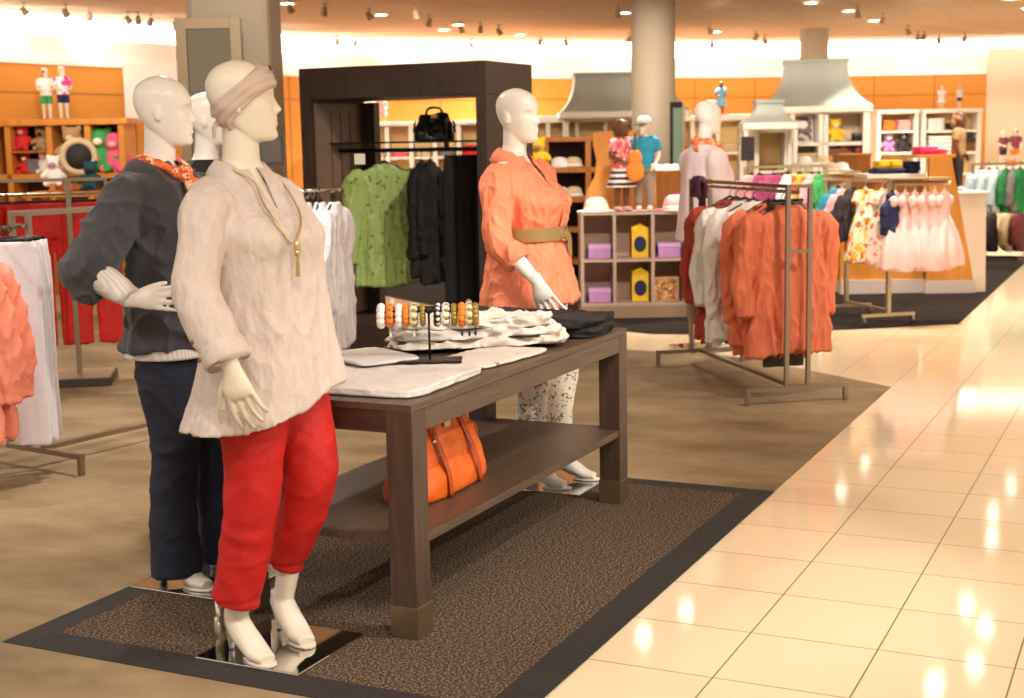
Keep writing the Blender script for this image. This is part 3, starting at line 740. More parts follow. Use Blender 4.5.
# ---- B: chambray jacket, hand on the hip, navy trousers
def mannequin_jacket():
    root = thing('mannequin', 'mannequin in dark grey jacket and navy trousers with hand on hip', 'mannequin', (4.02, 3.24, .004), 0, 'women mannequins around the display table')
    LN = (-.015, .028)
    P = dict(head_yaw=R(36), head_y=-.015, nod=R(2), chin=1.603, lean=LN,
             armR=((-.20, .045, 1.43), (-.365, .075, 1.19), (-.355, -.095, 1.095)), handR=((.48, -.76, .0), (-.80, -.55, .22), -1, 1.0, (.14, .2, .2), .06, .5),
             armL=((.185, .04, 1.43), (.24, .12, 1.18), (.19, .10, .96)), handL=((-.2, -.1, -1), (1, 0, 0), -1),
             legR=((-.095, .0, .92), (-.10, -.03, .52), (-.10, .01, .135)), legL=((.095, .0, .92), (.105, -.05, .52), (.115, -.05, .135)), toeR=R(-4), toeL=R(6))
    link('body', body_mesh(P), M['white_skin'], root)
    shoes(root, P, M['white_skin']); stand(root, 0, rod=(-.115, .055, .11), side=.42, plate_at=(.03, -.06))
    # striped shirt showing at hem
    mb = MB(); mb.loft(shell([[.97, 0, 0, .17, .13], [.93, 0, 0, .205, .168], [.872, 0, 0, .216, .180]], 10, 64, zo=lambda th, z: .012*sin(th)*(1 if z < .95 else 0)))
    b = mb; sh = b.obj('shirt', M['pin_stripe'], root, smooth=True, label='striped white shirt under the jacket')
    s, e, w = [V3(p) for p in P['armR']]
    b = MB(); b.spline([e.lerp(w, .12), e.lerp(w, .3), e.lerp(w, .6), e.lerp(w, .86), e.lerp(w, .97)], [.050, .052, .048, .042, .038], 28, 6); me = fuse(b, .007, 2, 'cuff'); wrinkle(me, folds(.006, 26, 26, 26, 2)); link('cuff', me, M['pin_stripe'], sh)
    mb = MB()
    keys = leaned([[1.535, 0, .018, .066, .066], [1.508, 0, .02, .115, .088], [1.475, 0, .018, .185, .108], [1.42, 0, .006, .205, .132], [1.34, 0, -.022, .21, .168], [1.2, 0, -.010, .198, .158], [1.05, 0, -.004, .205, .166], [.905, 0, .0, .224, .186]], LN)
    def fd(th, z):
        a = max(0, min(1, (1.4-z)/.5)); return a*(.016*sin(4*th+1)+.014*sin(7*th+2+z*3))
    mb.loft(shell(keys, 40, 80, 2.3, fd, lambda th, z: .014*sin(th)*max(0, min(1, (1.1-z)/.2))))
    for sd in (-1, 1):
        s, e, w = [V3(p) for p in P['armR' if sd < 0 else 'armL']]
        ext = (w-e).normalized()*.05
        sleeve(mb, [s+V3((-sd*.05, 0, 0)), s+V3((sd*.018, .004, -.025)), s.lerp(e, .5)+V3((sd*.006, .006, -.01)), e.lerp(s, .12)+V3((sd*.012, .01, -.012)), e+V3((sd*.004, 0, -.02)), e.lerp(w, .30)+V3((0, 0, -.012))], [.068, .077, .080, .086, .084, .072])
    me = fuse(mb, .0068, 4, 'jacket')
    q = V3((0, 0, 0))
    c1 = crease(21, .019, (6, 6, 6.5), .010, 2.1, .6); open_v(me, LN[0], .018+LN[1], 0, 1.36, 1.55, .3); wrinkle(me, c1)
    jk = link('jacket', me, M['denim_jacket'], root, label='boxy dark grey jacket')
    collar(jk, M['denim_jacket'], 'collar', 1.545, .070, .070, .014+LN[1], .062, h=.060, gap=.36, flare=.055, th=.008, cx=LN[0])
    b = MB(); b.spline([(-.215, -.03, 1.47), (-.225, -.03, 1.43), (-.218, -.05, 1.40)], [.004, .004, .004], 6, 4); 
    # orange neck scarf
    mb = MB()
    mb.spline([(-.055, .062, 1.565), (-.068, .01, 1.56), (-.05, -.055, 1.535), (0, -.088, 1.505), (.05, -.055, 1.535), (.068, .01, 1.56), (.055, .062, 1.565), (0, .085, 1.57), (-.055, .062, 1.565)], [.018, .02, .022, .028, .022, .02, .018, .018, .018], 14, 6, flat=.8)
    mb.ball((0, -.10, 1.502), (.03, .024, .028)); mb.spline([(0, -.11, 1.50), (.03, -.14, 1.47), (.045, -.15, 1.42)], [.02, .03, .02], 12, 5, flat=.5); mb.spline([(0, -.11, 1.50), (-.02, -.145, 1.46), (-.02, -.16, 1.41)], [.02, .028, .02], 12, 5, flat=.5)
    mb.v = [p+V3((LN[0], LN[1], -.008)) for p in mb.v]; me = fuse(mb, .006, 2, 'neck_scarf'); wrinkle(me, folds(.005, 40, 40, 40, 1)); link('neck_scarf', me, M['orange_scarf'], root, label='orange patterned neck scarf')
    mb = MB()
    mb.loft(shell([[1.02, 0, .005, .2, .16], [.93, 0, .008, .205, .16], [.87, 0, .005, .2, .15]], 6, 48))
    for sd in (-1, 1):
        h, k, a = P['legR' if sd < 0 else 'legL']
        mb.spline([(h[0], h[1], .95), (h[0]*1.06, h[1]-.012, .8), (k[0], k[1]+.004, .58), (k[0], k[1]+.012, .46), (a[0], (a[1]+k[1])/2+.01, .28), (a[0], a[1]-.012, .062)], [.104, .108, .088, .082, .083, .094], 36, 6)
    me = fuse(mb, .008, 4, 'trousers'); crk = crease(33, .007, (6, 6, 6), .003, 2.2, .5); wrinkle(me, lambda c: crk(c)+noise.noise(V3((c.x*8, c.y*8, c.z*9)))*.004+noise.noise(V3((c.x*20, c.y*20, c.z*18)))*.003)
    link('trousers', me, M['navy'], root, label='navy bootcut trousers')
    return root

# ---- C: coral shirt with belt, flowered trousers
def mannequin_coral():
    root = thing('mannequin', 'mannequin in belted coral shirt and flowered trousers at table far side', 'mannequin', (5.83, 2.68, .004), 0, 'women mannequins around the display table')
    LN = (-.01, .045)
    P = dict(head_yaw=R(-6), head_y=-.012, nod=R(1), chin=1.588, lean=LN,
             armR=((-.19, .06, 1.425), (-.270, .015, 1.16), (-.275, -.165, .985)), handR=((.12, -.50, -1), (-1, -.1, -.2), 1, 1.15, (.15, .18, .15), .10, .55),
             armL=((.182, .02, 1.445), (.25, .06, 1.16), (.24, -.03, .93)), handL=((0, -.2, -1), (1, 0, 0), -1),
             legR=((-.095, .0, .92), (-.10, -.06, .52), (-.10, -.05, .135)), legL=((.095, .0, .92), (.10, -.11, .53), (.085, -.115, .135)), toeR=0, toeL=R(8))
    link('body', body_mesh(P), M['white_skin'], root)
    shoes(root, P, M['white_skin']); stand(root, 0, rod=None, side=.42, plate_at=(.03, -.10))
    mb = MB()
    keys = leaned([[1.53, 0, .018, .064, .064], [1.50, 0, .02, .112, .086], [1.47, 0, .02, .18, .108], [1.41, 0, .006, .203, .135], [1.33, 0, -.032, .208, .178], [1.25, 0, -.014, .19, .165], [1.185, 0, -.004, .17, .15], [1.15, 0, -.002, .17, .15], [1.08, 0, 0, .20, .172], [.98, 0, .0, .222, .19], [.852, 0, 0, .25, .215]], LN)
    def fd(th, z):
        a = max(0, min(1, (1.15-z)/.2)); b = max(0, 1-abs(z-1.28)/.12)
        return a*(.035*sin(6*th+1)+.022*sin(11*th+2))+b*.018*sin(9*th+1)
    mb.loft(shell(keys, 46, 96, 2.3, fd, lambda th, z: (.02*cos(th)+.012*sin(2*th))*max(0, min(1, (1.0-z)/.15))-max(0, (z-1.43)/.092)*0))
    for sd in (-1, 1):
        s, e, w = [V3(p) for p in P['armR' if sd < 0 else 'armL']]
        sleeve(mb, [s+V3((-sd*.05, 0, 0)), s+V3((sd*.016, .004, -.025)), s.lerp(e, .5)+V3((sd*.006, .004, 0)), e+V3((0, .006, .0)), e.lerp(w, .42)], [.066, .070, .063, .059, .056])
    me = fuse(mb, .0068, 4, 'shirt'); open_v(me, LN[0], .018+LN[1], 0, 1.385, 1.545, .33); c1 = crease(8, .012, (12, 12, 4.0), .007, 2.3, .4); c2 = crease(4, .003, (40, 40, 12)); wrinkle(me, lambda c: c1(c)+c2(c))
    st = link('shirt', me, M['coral'], root, label='crinkled coral shirt')
    for sd in ('R', 'L'):
        s, e, w = [V3(p) for p in P['arm'+sd]]; d = (w-e).normalized(); c = e.lerp(w, .38)
        b = MB(); b.spline([c-d*.03, c-d*.012, c+d*.018, c+d*.034, c+d*.022], [.055, .061, .064, .058, .040], 28, 5); me = b.mesh('cuff'); bmf(me); wrinkle(me, folds(.005, 30, 30, 12, 6)); link('cuff', me, M['coral'], st)
    collar(st, M['coral'], 'collar', 1.54, .067, .068, .014+LN[1], .070, h=.048, gap=.38, flare=.036, cx=LN[0])
    # button placket
    b = MB(); b.spline([(0, -.125, 1.385), (0, -.165, 1.35), (0, -.182, 1.32), (0, -.176, 1.25), (0, -.155, 1.18)], [.016]*5, 8, 5, flat=.35, up=(0, 1, 0)); b.obj('placket', M['coral'], st, smooth=True)
    buttons(st, [(0, -.142, 1.39), (0, -.198, 1.33), (0, -.186, 1.26)], M['beige'], .006)
    pts = ring(1.180, 0, -.003, .178, .158, 72, 2.3); b = band(pts, .062, .008); bl = b.obj('belt', M['belt'], root, smooth=False, bevel=.002, label='wide khaki belt')
    b = MB(); b.tube([(-.012, -.170, 1.207), (-.012, -.170, 1.153)], .004, 8); b.spline([(-.012, -.172, 1.209), (.035, -.171, 1.212), (.05, -.168, 1.18), (.035, -.171, 1.148), (-.012, -.172, 1.151)], .0055, 8, 5); b.obj('buckle', M['gold'], bl, smooth=True)
    b = MB(); b.spline([(.02, -.168, 1.18), (.06, -.175, 1.162), (.065, -.178, 1.11), (.062, -.182, 1.07)], [.022, .02, .018, .014], 10, 5, flat=.25, up=(0, 1, 0)); b.obj('belt_end', M['belt'], bl, smooth=True)
    mb = MB()
    mb.loft(shell([[1.02, 0, .005, .2, .16], [.93, 0, .008, .205, .16], [.87, 0, .005, .2, .15]], 6, 48))
    for sd in (-1, 1):
        h, k, a = P['legR' if sd < 0 else 'legL']
        mb.spline([(h[0], h[1], .95), (h[0]*1.06, h[1]-.02, .8), (k[0], k[1]+.004, .58), (k[0], k[1]+.008, .46), (a[0], (a[1]+k[1])/2+.012, .32), (a[0], a[1]+.0, .20)], [.104, .108, .086, .076, .066, .058], 36, 6)
    me = fuse(mb, .008, 4, 'trousers'); wrinkle(me, folds(.005, 9, 9, 9, 4)); link('trousers', me, M['floral_pants'], root, label='cream trousers printed with small flowers')
    return root

# ---- D: pale lilac top, back half turned, beyond the coral rack
def mannequin_lilac():
    c = at(706, 150, 10.6)
    root = thing('mannequin', 'far mannequin in pale lilac top and orange neck scarf behind the coral rack', 'mannequin', (c.x, c.y, .004), R(48), 'women mannequins farther back')
    P = dict(head_yaw=R(-8), head_y=-.012, nod=R(2), chin=1.625,
             armR=((-.185, .02, 1.455), (-.25, .03, 1.17), (-.24, -.04, .93)), handR=((0, -.15, -1), (-1, 0, 0), 1),
             armL=((.185, .02, 1.455), (.25, -.02, 1.2), (.22, -.18, 1.05)), handL=((0, -.6, -.6), (1, 0, 0), -1),
             legR=((-.095, 0, .92), (-.10, 0, .52), (-.10, .03, .135)), legL=((.095, 0, .92), (.1, -.02, .52), (.1, 0, .135)))
    link('body', body_mesh(P, .009), M['white_skin'], root); shoes(root, P, M['white_skin']); stand(root, 0)
    mb = MB()
    keys = [[1.555, 0, .018, .085, .08], [1.52, 0, .02, .13, .095], [1.48, 0, .018, .195, .118], [1.42, 0, .006, .212, .142], [1.33, 0, -.02, .215, .175], [1.1, 0, 0, .225, .18], [.82, 0, 0, .25, .21]]
    mb.loft(shell(keys, 36, 64, 2.3, lambda th, z: max(0, min(1, (1.35-z)/.4))*.03*sin(6*th+1)))
    for sd in (-1, 1):
        s, e, w = [V3(p) for p in P['armR' if sd < 0 else 'armL']]
        sleeve(mb, [s+V3((-sd*.05, 0, 0)), s+V3((sd*.018, .004, -.025)), s.lerp(e, .5), e, e.lerp(w, .5), e.lerp(w, .92)], [.075, .085, .082, .078, .07, .06])
    me = fuse(mb, .011, 4, 'top'); wrinkle(me, noisefold(12, .008, (9, 9, 4), .004)); link('top', me, M['lilac'], root, label='loose pale lilac top')
    mb = MB(); mb.spline([(-.06, .062, 1.565), (-.078, .0, 1.56), (-.05, -.07, 1.53), (0, -.1, 1.51), (.05, -.07, 1.53), (.078, .0, 1.56), (.06, .062, 1.565), (0, .092, 1.575), (-.06, .062, 1.565)], [.026, .028, .03, .034, .03, .028, .026, .028, .026], 14, 6, flat=1.1)
    mb.spline([(-.02, .105, 1.56), (-.06, .13, 1.53), (-.10, .12, 1.5)], [.02, .02, .012], 10, 4, flat=.5)
    me = fuse(mb, .009, 2, 'neck_scarf'); wrinkle(me, folds(.006, 30, 30, 30, 3)); link('neck_scarf', me, M['orange_scarf'], root, label='orange neck scarf')
    mb = MB(); mb.loft(shell([[1.0, 0, .005, .2, .16], [.87, 0, .005, .2, .15]], 6, 40))
    for x in (-.1, .1): mb.spline([(x, 0, .95), (x, 0, .6), (x, .01, .4), (x, .02, .2)], [.105, .09, .08, .075], 24, 5)
    link('trousers', fuse(mb, .012, 3, 'trousers'), M['grey'], root)
    return root

# ---- E: the one standing between the first two, almost hidden
def mannequin_hidden():
    c = at(203, 120, 6.45)
    root = thing('mannequin', 'white headed mannequin mostly hidden between jacket and tunic mannequins', 'mannequin', (c.x+.03, c.y+.0, .004), 0, 'women mannequins around the display table')
    P = dict(head_yaw=R(30), head_y=-.012, nod=0, chin=1.60,
             armR=((-.18, .02, 1.44), (-.225, .03, 1.16), (-.21, -.03, .93)), handR=((0, -.15, -1), (-1, 0, 0), 1),
             armL=((.18, .02, 1.44), (.225, .03, 1.16), (.21, -.03, .93)), handL=((0, -.15, -1), (1, 0, 0), -1),
             legR=((-.09, 0, .92), (-.09, 0, .52), (-.09, .03, .135)), legL=((.09, 0, .92), (.09, -.02, .52), (.09, 0, .135)))
    link('body', body_mesh(P, .009), M['white_skin'], root); shoes(root, P, M['white_skin']); stand(root, 0)
    mb = MB(); mb.loft(shell([[1.54, 0, .018, .085, .08], [1.48, 0, .018, .17, .112], [1.42, 0, .006, .19, .135], [1.33, 0, -.02, .192, .17], [1.1, 0, 0, .19, .165], [.9, 0, 0, .21, .18]], 30, 56))
    for sd in (-1, 1):
        s, e, w = [V3(p) for p in P['armR' if sd < 0 else 'armL']]
        sleeve(mb, [s+V3((-sd*.05, 0, 0)), s+V3((sd*.01, .004, -.025)), s.lerp(e, .5), e], [.078, .08, .07, .062])
    link('top', fuse(mb, .011, 4, 'top'), M['black_cloth'], root)
    mb = MB(); mb.loft(shell([[1.0, 0, .005, .19, .155], [.87, 0, .005, .19, .145]], 6, 40))
    for x in (-.09, .09): mb.spline([(x, 0, .95), (x, 0, .6), (x, .01, .4), (x, .02, .16)], [.098, .085, .075, .07], 24, 5)
    link('trousers', fuse(mb, .012, 3, 'trousers'), M['navy'], root)

mA, PA_ = mannequin_front(); mannequin_jacket(); mannequin_coral(); mannequin_lilac(); mannequin_hidden()
# ------------------------------------------------------------------ display mat, table and what lies on it
def display_mat():
    x0, x1, y0, y1, bw = 3.25, 6.09, 1.59, 3.42, .125
    root = thing('display_mat', 'speckled brown mat with black border under the display table', 'mat', ((x0+x1)/2, (y0+y1)/2, .004))
    w, d = (x1-x0)/2, (y1-y0)/2
    b = MB(); b.box((0, 0, .0045), (2*w-2*bw, 2*d-2*bw, .009)); b.obj('pile', M['mat_pile'], root)
    b = MB()
    o = [(-w, -d), (w, -d), (w, d), (-w, d)]; i = [(-w+bw, -d+bw), (w-bw, -d+bw), (w-bw, d-bw), (-w+bw, d-bw)]
    secs = []
    for k in range(5):
        k %= 4
        secs.append([V3((*o[k], 0)), V3((*o[k], .003)), V3((i[k][0], i[k][1], .0095)), V3((i[k][0], i[k][1], 0))])
    b.loft(secs, False); b.obj('border', M['mat_edge'], root)
display_mat()

TX0, TX1, TY0, TY1, TZ = 3.77, 5.69, 2.15, 2.89, .783
def table():
    fz = .013
    root = thing('display_table', 'dark wood parsons display table with lower shelf on the speckled mat', 'table', ((TX0+TX1)/2, (TY0+TY1)/2, fz))
    w, d = (TX1-TX0)/2, (TY1-TY0)/2; H = TZ-fz; lg = .096
    b = MB(); b.box((0, 0, H-.012), (2*w, 2*d, .024)); b.obj('tabletop', M['table'], root, bevel=.002)
    for s in (-1, 1):
        b = MB(); b.box((0, s*(d-.014), H-.060), (2*w-.004, .026, .070)); b.obj('apron', M['table'], root)
        b = MB(); b.box((s*(w-.014), 0, H-.060), (.026, 2*d-.06, .070)); b.obj('apron', M['table_shaded'], root)
    for sx in (-1, 1):
        for sy in (-1, 1):
            b = MB(); b.box((sx*(w-lg/2), sy*(d-lg/2), H/2-.012+.05), (lg, lg, H-.024-.10)); l = b.obj('leg', M['tableleg'], root, bevel=.002)
            b = MB(); b.box((sx*(w-lg/2), sy*(d-lg/2), .052), (lg+.006, lg+.006, .104)); b.obj('metal_cuff', M['cuff'], l, bevel=.002, label='brushed metal foot cuff')
    b = MB(); b.box((0, -.01, .315), (2*w-.05, 2*d-.03, .030)); b.obj('shelf', M['table'], root, bevel=.002)
def leg_mat():
    """table leg: one even brown on all faces"""
    m, nt, b = nodes('leg_veneer'); b.inputs['Roughness'].default_value = .42
    b.inputs['Base Color'].default_value = rgb((78, 60, 48))
    return m
M['tableleg'] = wood_mat('leg_wood', (66, 48, 40), (82, 62, 50), .42, (22, 22, 2))
table()

def folded(name, label, cat, c, rz, w, d, layers, m, seed, t=.016, group=None, waves=.008, collar_part=None, droop=0.0):
    """folded garment: stacked rounded layers, each a bit off the one below"""
    root = thing(name, label, cat, c, rz, group)
    rnd = random.Random(seed); mb = MB()
    for k in range(layers):
        ox, oy = rnd.uniform(-.012, .012), rnd.uniform(-.012, .012); ww, dd = w/2-rnd.uniform(0, .02), d/2-rnd.uniform(0, .02)
        secs = []
        for q in range(7):
            a = -pi/2+pi*q/6; e = (1-cos(a))*t*.55
            n = 48; o = []
            for j in range(n):
                th = 2*pi*j/n; s_, c_ = sin(th), cos(th); p = 9
                r = (abs(s_/(ww-e))**p+abs(c_/(dd-e))**p)**(-1/p)
                o.append(V3((ox+r*s_, oy-r*c_, t*(k+.5)+t*.52*sin(a))))
            secs.append(o)
        mb.loft(secs)
    me = fuse(mb, min(.006, t*.36), 2, 'cloth')
    o = V3((seed*3.3, seed*1.1, 0))
    for v in me.vertices:
        h = v.co.z/(t*layers)
        nz = noise.noise(V3((v.co.x*6, v.co.y*6, 0))+o)*waves*1.6+(.5-2*abs(noise.noise(V3((v.co.x*13, v.co.y*13, v.co.z*20))+o)))*waves*.8+(.4-abs(noise.noise(V3((v.co.x*30, v.co.y*30, v.co.z*30))+o)))*waves*.5
        v.co.z = max(.0005, v.co.z+nz*min(1, max(0, h)*1.3))
        v.co.x += noise.noise(V3((v.co.y*14, v.co.z*50, 3))+o)*waves*1.5; v.co.y += noise.noise(V3((v.co.x*14, v.co.z*50, 9))+o)*waves*1.5
    link('cloth', me, m, root)
    return root

T0 = TZ+.0015
folded('folded_shirt', 'flat pale linen shirt at the near end of the display table', 'folded shirt', (4.14, 2.49, T0), R(2), .62, .62, 2, M['linen'], 1, .013, 'folded clothes on the display table', .003)
M['pale_linen'] = mat('pale_linen', (204, 197, 193), .85, bump=.3, bscale=90, vary=.05, vscale=24)
for o in list(COL.objects):
    if o.name.startswith('cloth') and o.type == 'MESH': o.data.materials.clear(); o.data.materials.append(M['pale_linen'])
folded('folded_shirt', 'small folded linen piece lying on the flat pale linen shirt', 'folded shirt', (4.36, 2.66, T0+.034), R(-28), .26, .34, 1, M['pale_linen'], 2, .013, 'folded clothes on the display table', .003)
folded('folded_shirt', 'spotted linen shirt lying under right side of the bracelet stand', 'folded shirt', (4.72, 2.34, T0), R(-6), .5, .30, 1, M['white_print'], 3, .014, 'folded clothes on the display table', .003)
ax = math.atan2(-.62, .5)
for k, (dx, dy, w, d, t, lb) in enumerate(((0, 0, .74, .36, .026, 'lowest of three rumpled white shirts piled mid table'), (.02, .015, .70, .33, .030, 'middle one of three rumpled white shirts piled mid table'), (.05, .02, .62, .30, .030, 'top one of three rumpled white shirts piled mid table'))):
    folded('folded_shirt', lb, 'folded shirt', (4.98+dx, 2.53+dy, T0+.016+[0, .032, .068][k]), ax+R((0, 3, -4)[k]), w, d, 1, M['white_print'] if k != 1 else M['pale_linen'], 5+k, t, 'folded clothes on the display table', .021)
for k, (dx, lb) in enumerate(((0, 'lower of two folded navy trousers at the table far end'), (.01, 'upper of two folded navy trousers at the table far end'))):
    folded('folded_trousers', lb, 'folded trousers', (5.46+dx, 2.52, T0+.042*k), R(90-9*k), .74-.02*k, .36, 2, M['black_cloth'], 11+k, .021, 'folded clothes on the display table', .008)

# handbag on the shelf
def handbag(name, label, c, rz, w, d, h, m, trim, group=None, slouch=.012, rise=.5):
    root = thing(name, label, 'handbag', c, rz, group)
    keys = [[0.0, 0, 0, w*.96, d*.96], [h*.06, 0, 0, w, d], [h*.4, 0, 0, w*.93, d*.82], [h*.75, 0, 0, w*.82, d*.45], [h*.97, 0, 0, w*.72, d*.22], [h, 0, 0, w*.70, d*.14]]
    b = MB(); b.loft(shell(keys, 22, 64, 3.2)); me = fuse(b, .007, 3, 'body')
    wrinkle(me, lambda q: (noise.noise(V3((q.x*9, q.y*9, q.z*12))+V3(c))*slouch+noise.noise(V3((q.x*22, q.y*22, q.z*22)))*slouch*.35)*min(1, q.z/.05)); link('body', me, m, root)
    for s in (-1, 1):
        a = w*.42; b = MB(); y = s*d*.36
        b.spline([(-a, y*1.25, h*.70), (-a*.98, y*.8, h*.98), (-a*.7, s*d*.3, h*(1+rise*.55)), (0, s*d*.3, h*(1+rise*.72)), (a*.7, s*d*.3, h*(1+rise*.55)), (a*.98, y*.8, h*.98), (a, y*1.25, h*.70)], .0095, 10, 6); hd = b.obj('handle', trim, root, smooth=True)
        for q in (-1, 1):
            b = MB(); b.tube([(q*a, y*1.25-s*.0, h*.70), (q*a, y*1.25, h*.76)], .014, 10); b.obj('ring', M['gold'], hd, smooth=True)
    for q in (-1, 1):
        b = MB(); z = [.02, .3, .55, .78, .97]
        b.spline([(q*w*.42*(1-.1*k/4), -(interp(keys, h*t)[3]+.010), h*t) for k, t in enumerate(z)], .016, 8, 5, flat=.22, up=(0, 1, 0)); b.obj('strap', trim, root, smooth=True)
        b = MB(); b.spline([(q*w*.93, -.01, h*.72), (q*w*.99, -.02, h*.62), (q*w*1.0, -.025, h*.45), (q*w*1.04, -.03, h*.3)], .011, 8, 4, flat=.5); b.obj('tassel', m, root, smooth=True)
    b = MB(); b.box((0, -d*.40, h*.9), (.05, .008, .03)); b.obj('clasp', M['gold'], root, bevel=.002)
    return root
handbag('handbag', 'orange leather handbag on lower shelf of the display table', (4.42, 2.42, .3455), R(2), .30, .115, .27, M['orange_leather'], M['orange_trim'], slouch=.014, rise=.15)

# bracelet stand
bs = at(430, 362, 5.17); bs = V3((4.60, 2.50, T0+.030))
bs.x, bs.y = gnd(430, 361, T0+.03).x, gnd(430, 361, T0+.03).y
def bracelets():
    root = thing('bracelet_stand', 'dark metal bracelet stand on the linen shirts of the display table', 'jewellery stand', bs, FACE)
    b = MB(); b.box((0, 0, .004), (.235, .11, .008)); b.obj('base', M['dark_metal'], root, bevel=.002)
    b = MB(); b.tube([(0, 0, .008), (0, 0, .176)], .0042, 12); b.obj('post', M['dark_metal'], root, smooth=True)
    b = MB(); b.spline([(-.188, 0, .19), (-.1, 0, .19), (0, 0, .19), (.1, 0, .19), (.182, 0, .19)], .0115, 14, 3); b.ball((0, 0, .186), .014); b.obj('bar', M['black_plastic'], root, smooth=True)
    b = MB(); b.lathe([(.005, 0), (.009, .004), (.006, .012), (.012, .022), (.004, .032)], (.145, .03, .19), 14); b.obj('finial', M['chrome'], root, smooth=True)
    Rm = Matrix.Translation(bs) @ Matrix.Rotation(FACE, 4, 'Z')
    spec = [(-.172, 'cream', 9, .013), (-.140, 'orange', 10, .012), (-.108, 'cream', 10, .011), (-.082, 'orange', 12, .010), (-.055, 'pearl', 9, .013), (-.022, 'gold', 16, .008), (.030, 'stripe', 12, .010),
            (.062, 'cream', 9, .012), (.092, 'gold', 14, .009), (.120, 'orange', 10, .012), (.146, 'pearl', 9, .013), (.168, 'gold', 11, .011)]
    desc = dict(cream='cream bead', orange='orange bead', pearl='pearly bead', gold='gold bead', stripe='black and white bead')
    cnt = {}
    tot = {}
    for s in spec: tot[s[1]] = tot.get(s[1], 0)+1
    om = {1: ['only'], 2: ['left', 'right'], 3: ['left', 'middle', 'right']}
    for i, (x, k, n, r) in enumerate(spec):
        cnt[k] = cnt.get(k, 0)+1; side = om[tot[k]][cnt[k]-1]
        p = Rm @ V3((x, 0, .168))
        t = thing('bracelet', f'{side} {desc[k]} bracelet on the bracelet stand bar', 'bracelet', p, FACE, 'bracelets on the stand')
        mm = dict(cream=M['white'], orange=M['orange'], pearl=M['pearl'], gold=M['gold_dull'], stripe=M['black_plastic'])[k]
        b = MB(); RR = .031
        for q in range(n):
            a = 2*pi*q/n; b.ball((0, RR*sin(a), RR*cos(a)), r*1.28, 10, 6)
        b.obj('beads', mm, t, smooth=True)
        if k == 'stripe' or i % 3 == 1:
            b = MB()
            for q in range(n):
                a = 2*pi*(q+.5)/n; b.ball((.004, (RR+.006)*sin(a), (RR+.006)*cos(a)), r*.8, 8, 6)
            b.obj('spacers', M['white'] if k == 'stripe' else M['gold_dull'], t, smooth=True)
        if i in (1, 4, 9, 10, 11):
            b = MB(); b.tube([(0, 0, -RR-r), (0, 0, -RR-r-.018)], .0012, 6); b.ball((0, 0, -RR-r-.026), (.005, .005, .010), 10, 6); b.obj('charm', M['dark_metal'] if i > 4 else M['white'], t, smooth=True)
M['pearl'] = mat('pearl_bead', (214, 206, 170), .25, coat=.4)
M['gold_dull'] = mat('antique_gold_bead', (158, 136, 70), .35, .6)
bracelets()
# ------------------------------------------------------------------ hanging garments
_hang = {}
def hanger_mesh(w=.2, drop=.075):
    k = ('h', w, drop)
    if k not in _hang:
        b = MB(); b.spline([(.0, 0, -drop*.75), (-w*.5, 0, -drop*1.35), (-w, 0, -drop*2.0)], [.009, .008, .007], 8, 4); b.spline([(.0, 0, -drop*.75), (w*.5, 0, -drop*1.35), (w, 0, -drop*2.0)], [.009, .008, .007], 8, 4)
        b.spline([(0, 0, -drop*.8), (0, 0, -.028), (.014, 0, -.018), (.016, 0, -.002), (.006, 0, .012), (-.008, 0, .011), (-.014, 0, .0)], .0026, 8, 4); me = b.mesh('hanger'); bmf(me); _hang[k] = me
    return _hang[k]
def clip_hanger_mesh(w=.17):
    k = ('c', w)
    if k not in _hang:
        b = MB(); b.box((0, 0, -.052), (2*w, .012, .016)); b.spline([(0, 0, -.045), (0, 0, -.028), (.014, 0, -.018), (.016, 0, -.002), (.006, 0, .012), (-.008, 0, .011), (-.014, 0, .0)], .0026, 8, 4)
        for s in (-1, 1): b.box((s*w*.82, 0, -.066), (.026, .022, .036))
        me = b.mesh('hanger'); bmf(me); _hang[k] = me
    return _hang[k]

def blouse_mesh(w, L, sl, seed, sw=.055, flare=1.08, neck=.075, vox=.009, fold=.016):
    """top hanging from a hanger: hook at the origin, neck below it, sleeves hanging down"""
    d = .048
    keys = [[-.078, 0, 0, neck, .030], [-.10, 0, 0, neck+.022, .036], [-.128, 0, 0, w*.68, .040], [-.165, 0, 0, w*.96, .046], [-.24, 0, 0, w*.96, d], [-L*.55, 0, 0, w*.94, d*1.15], [-L, 0, 0, w*flare, d*1.5]]
    def fd(th, z):
        a = max(0, min(1, (-z-.15)/.35)); return a*(.05*sin(5*th+seed)+.04*sin(8*th+seed*2)+.06*cos(11*th+seed*3))
    mb = MB(); mb.loft(shell(keys, 40, 72, 2.2, fd, lambda th, z: (.02*sin(2*th+seed)+.012*sin(5*th))*(1 if z < -L*.9 else 0)))
    for s in (-1, 1):
        rr = random.Random(seed*7+s)
        mb.spline([(s*w*.72, 0, -.158), (s*w*1.0, 0, -.20), (s*(w+.028), .008, -.34), (s*(w+.042+rr.uniform(-.02, .02)), rr.uniform(-.01, .02), -sl*.75), (s*(w+.030+rr.uniform(-.03, .02)), rr.uniform(-.01, .03), -sl)], [.05, sw*1.08, sw*1.05, sw, sw*1.05], 20, 6, flat=.62, up=(0, 1, 0))
    me = fuse(mb, vox, 3, 'blouse')
    o = V3((seed*5.1, seed, 0))
    c1 = crease(seed, fold*1.25, (13, 9, 2.6), fold*.7, 2.4, .35)
    wrinkle(me, lambda c: (c1(c)+noise.noise(V3((c.x*17, c.y*10, c.z*2.6))+o)*fold*.6)*min(1, max(.2, (-c.z-.08)/.12)))
    return me

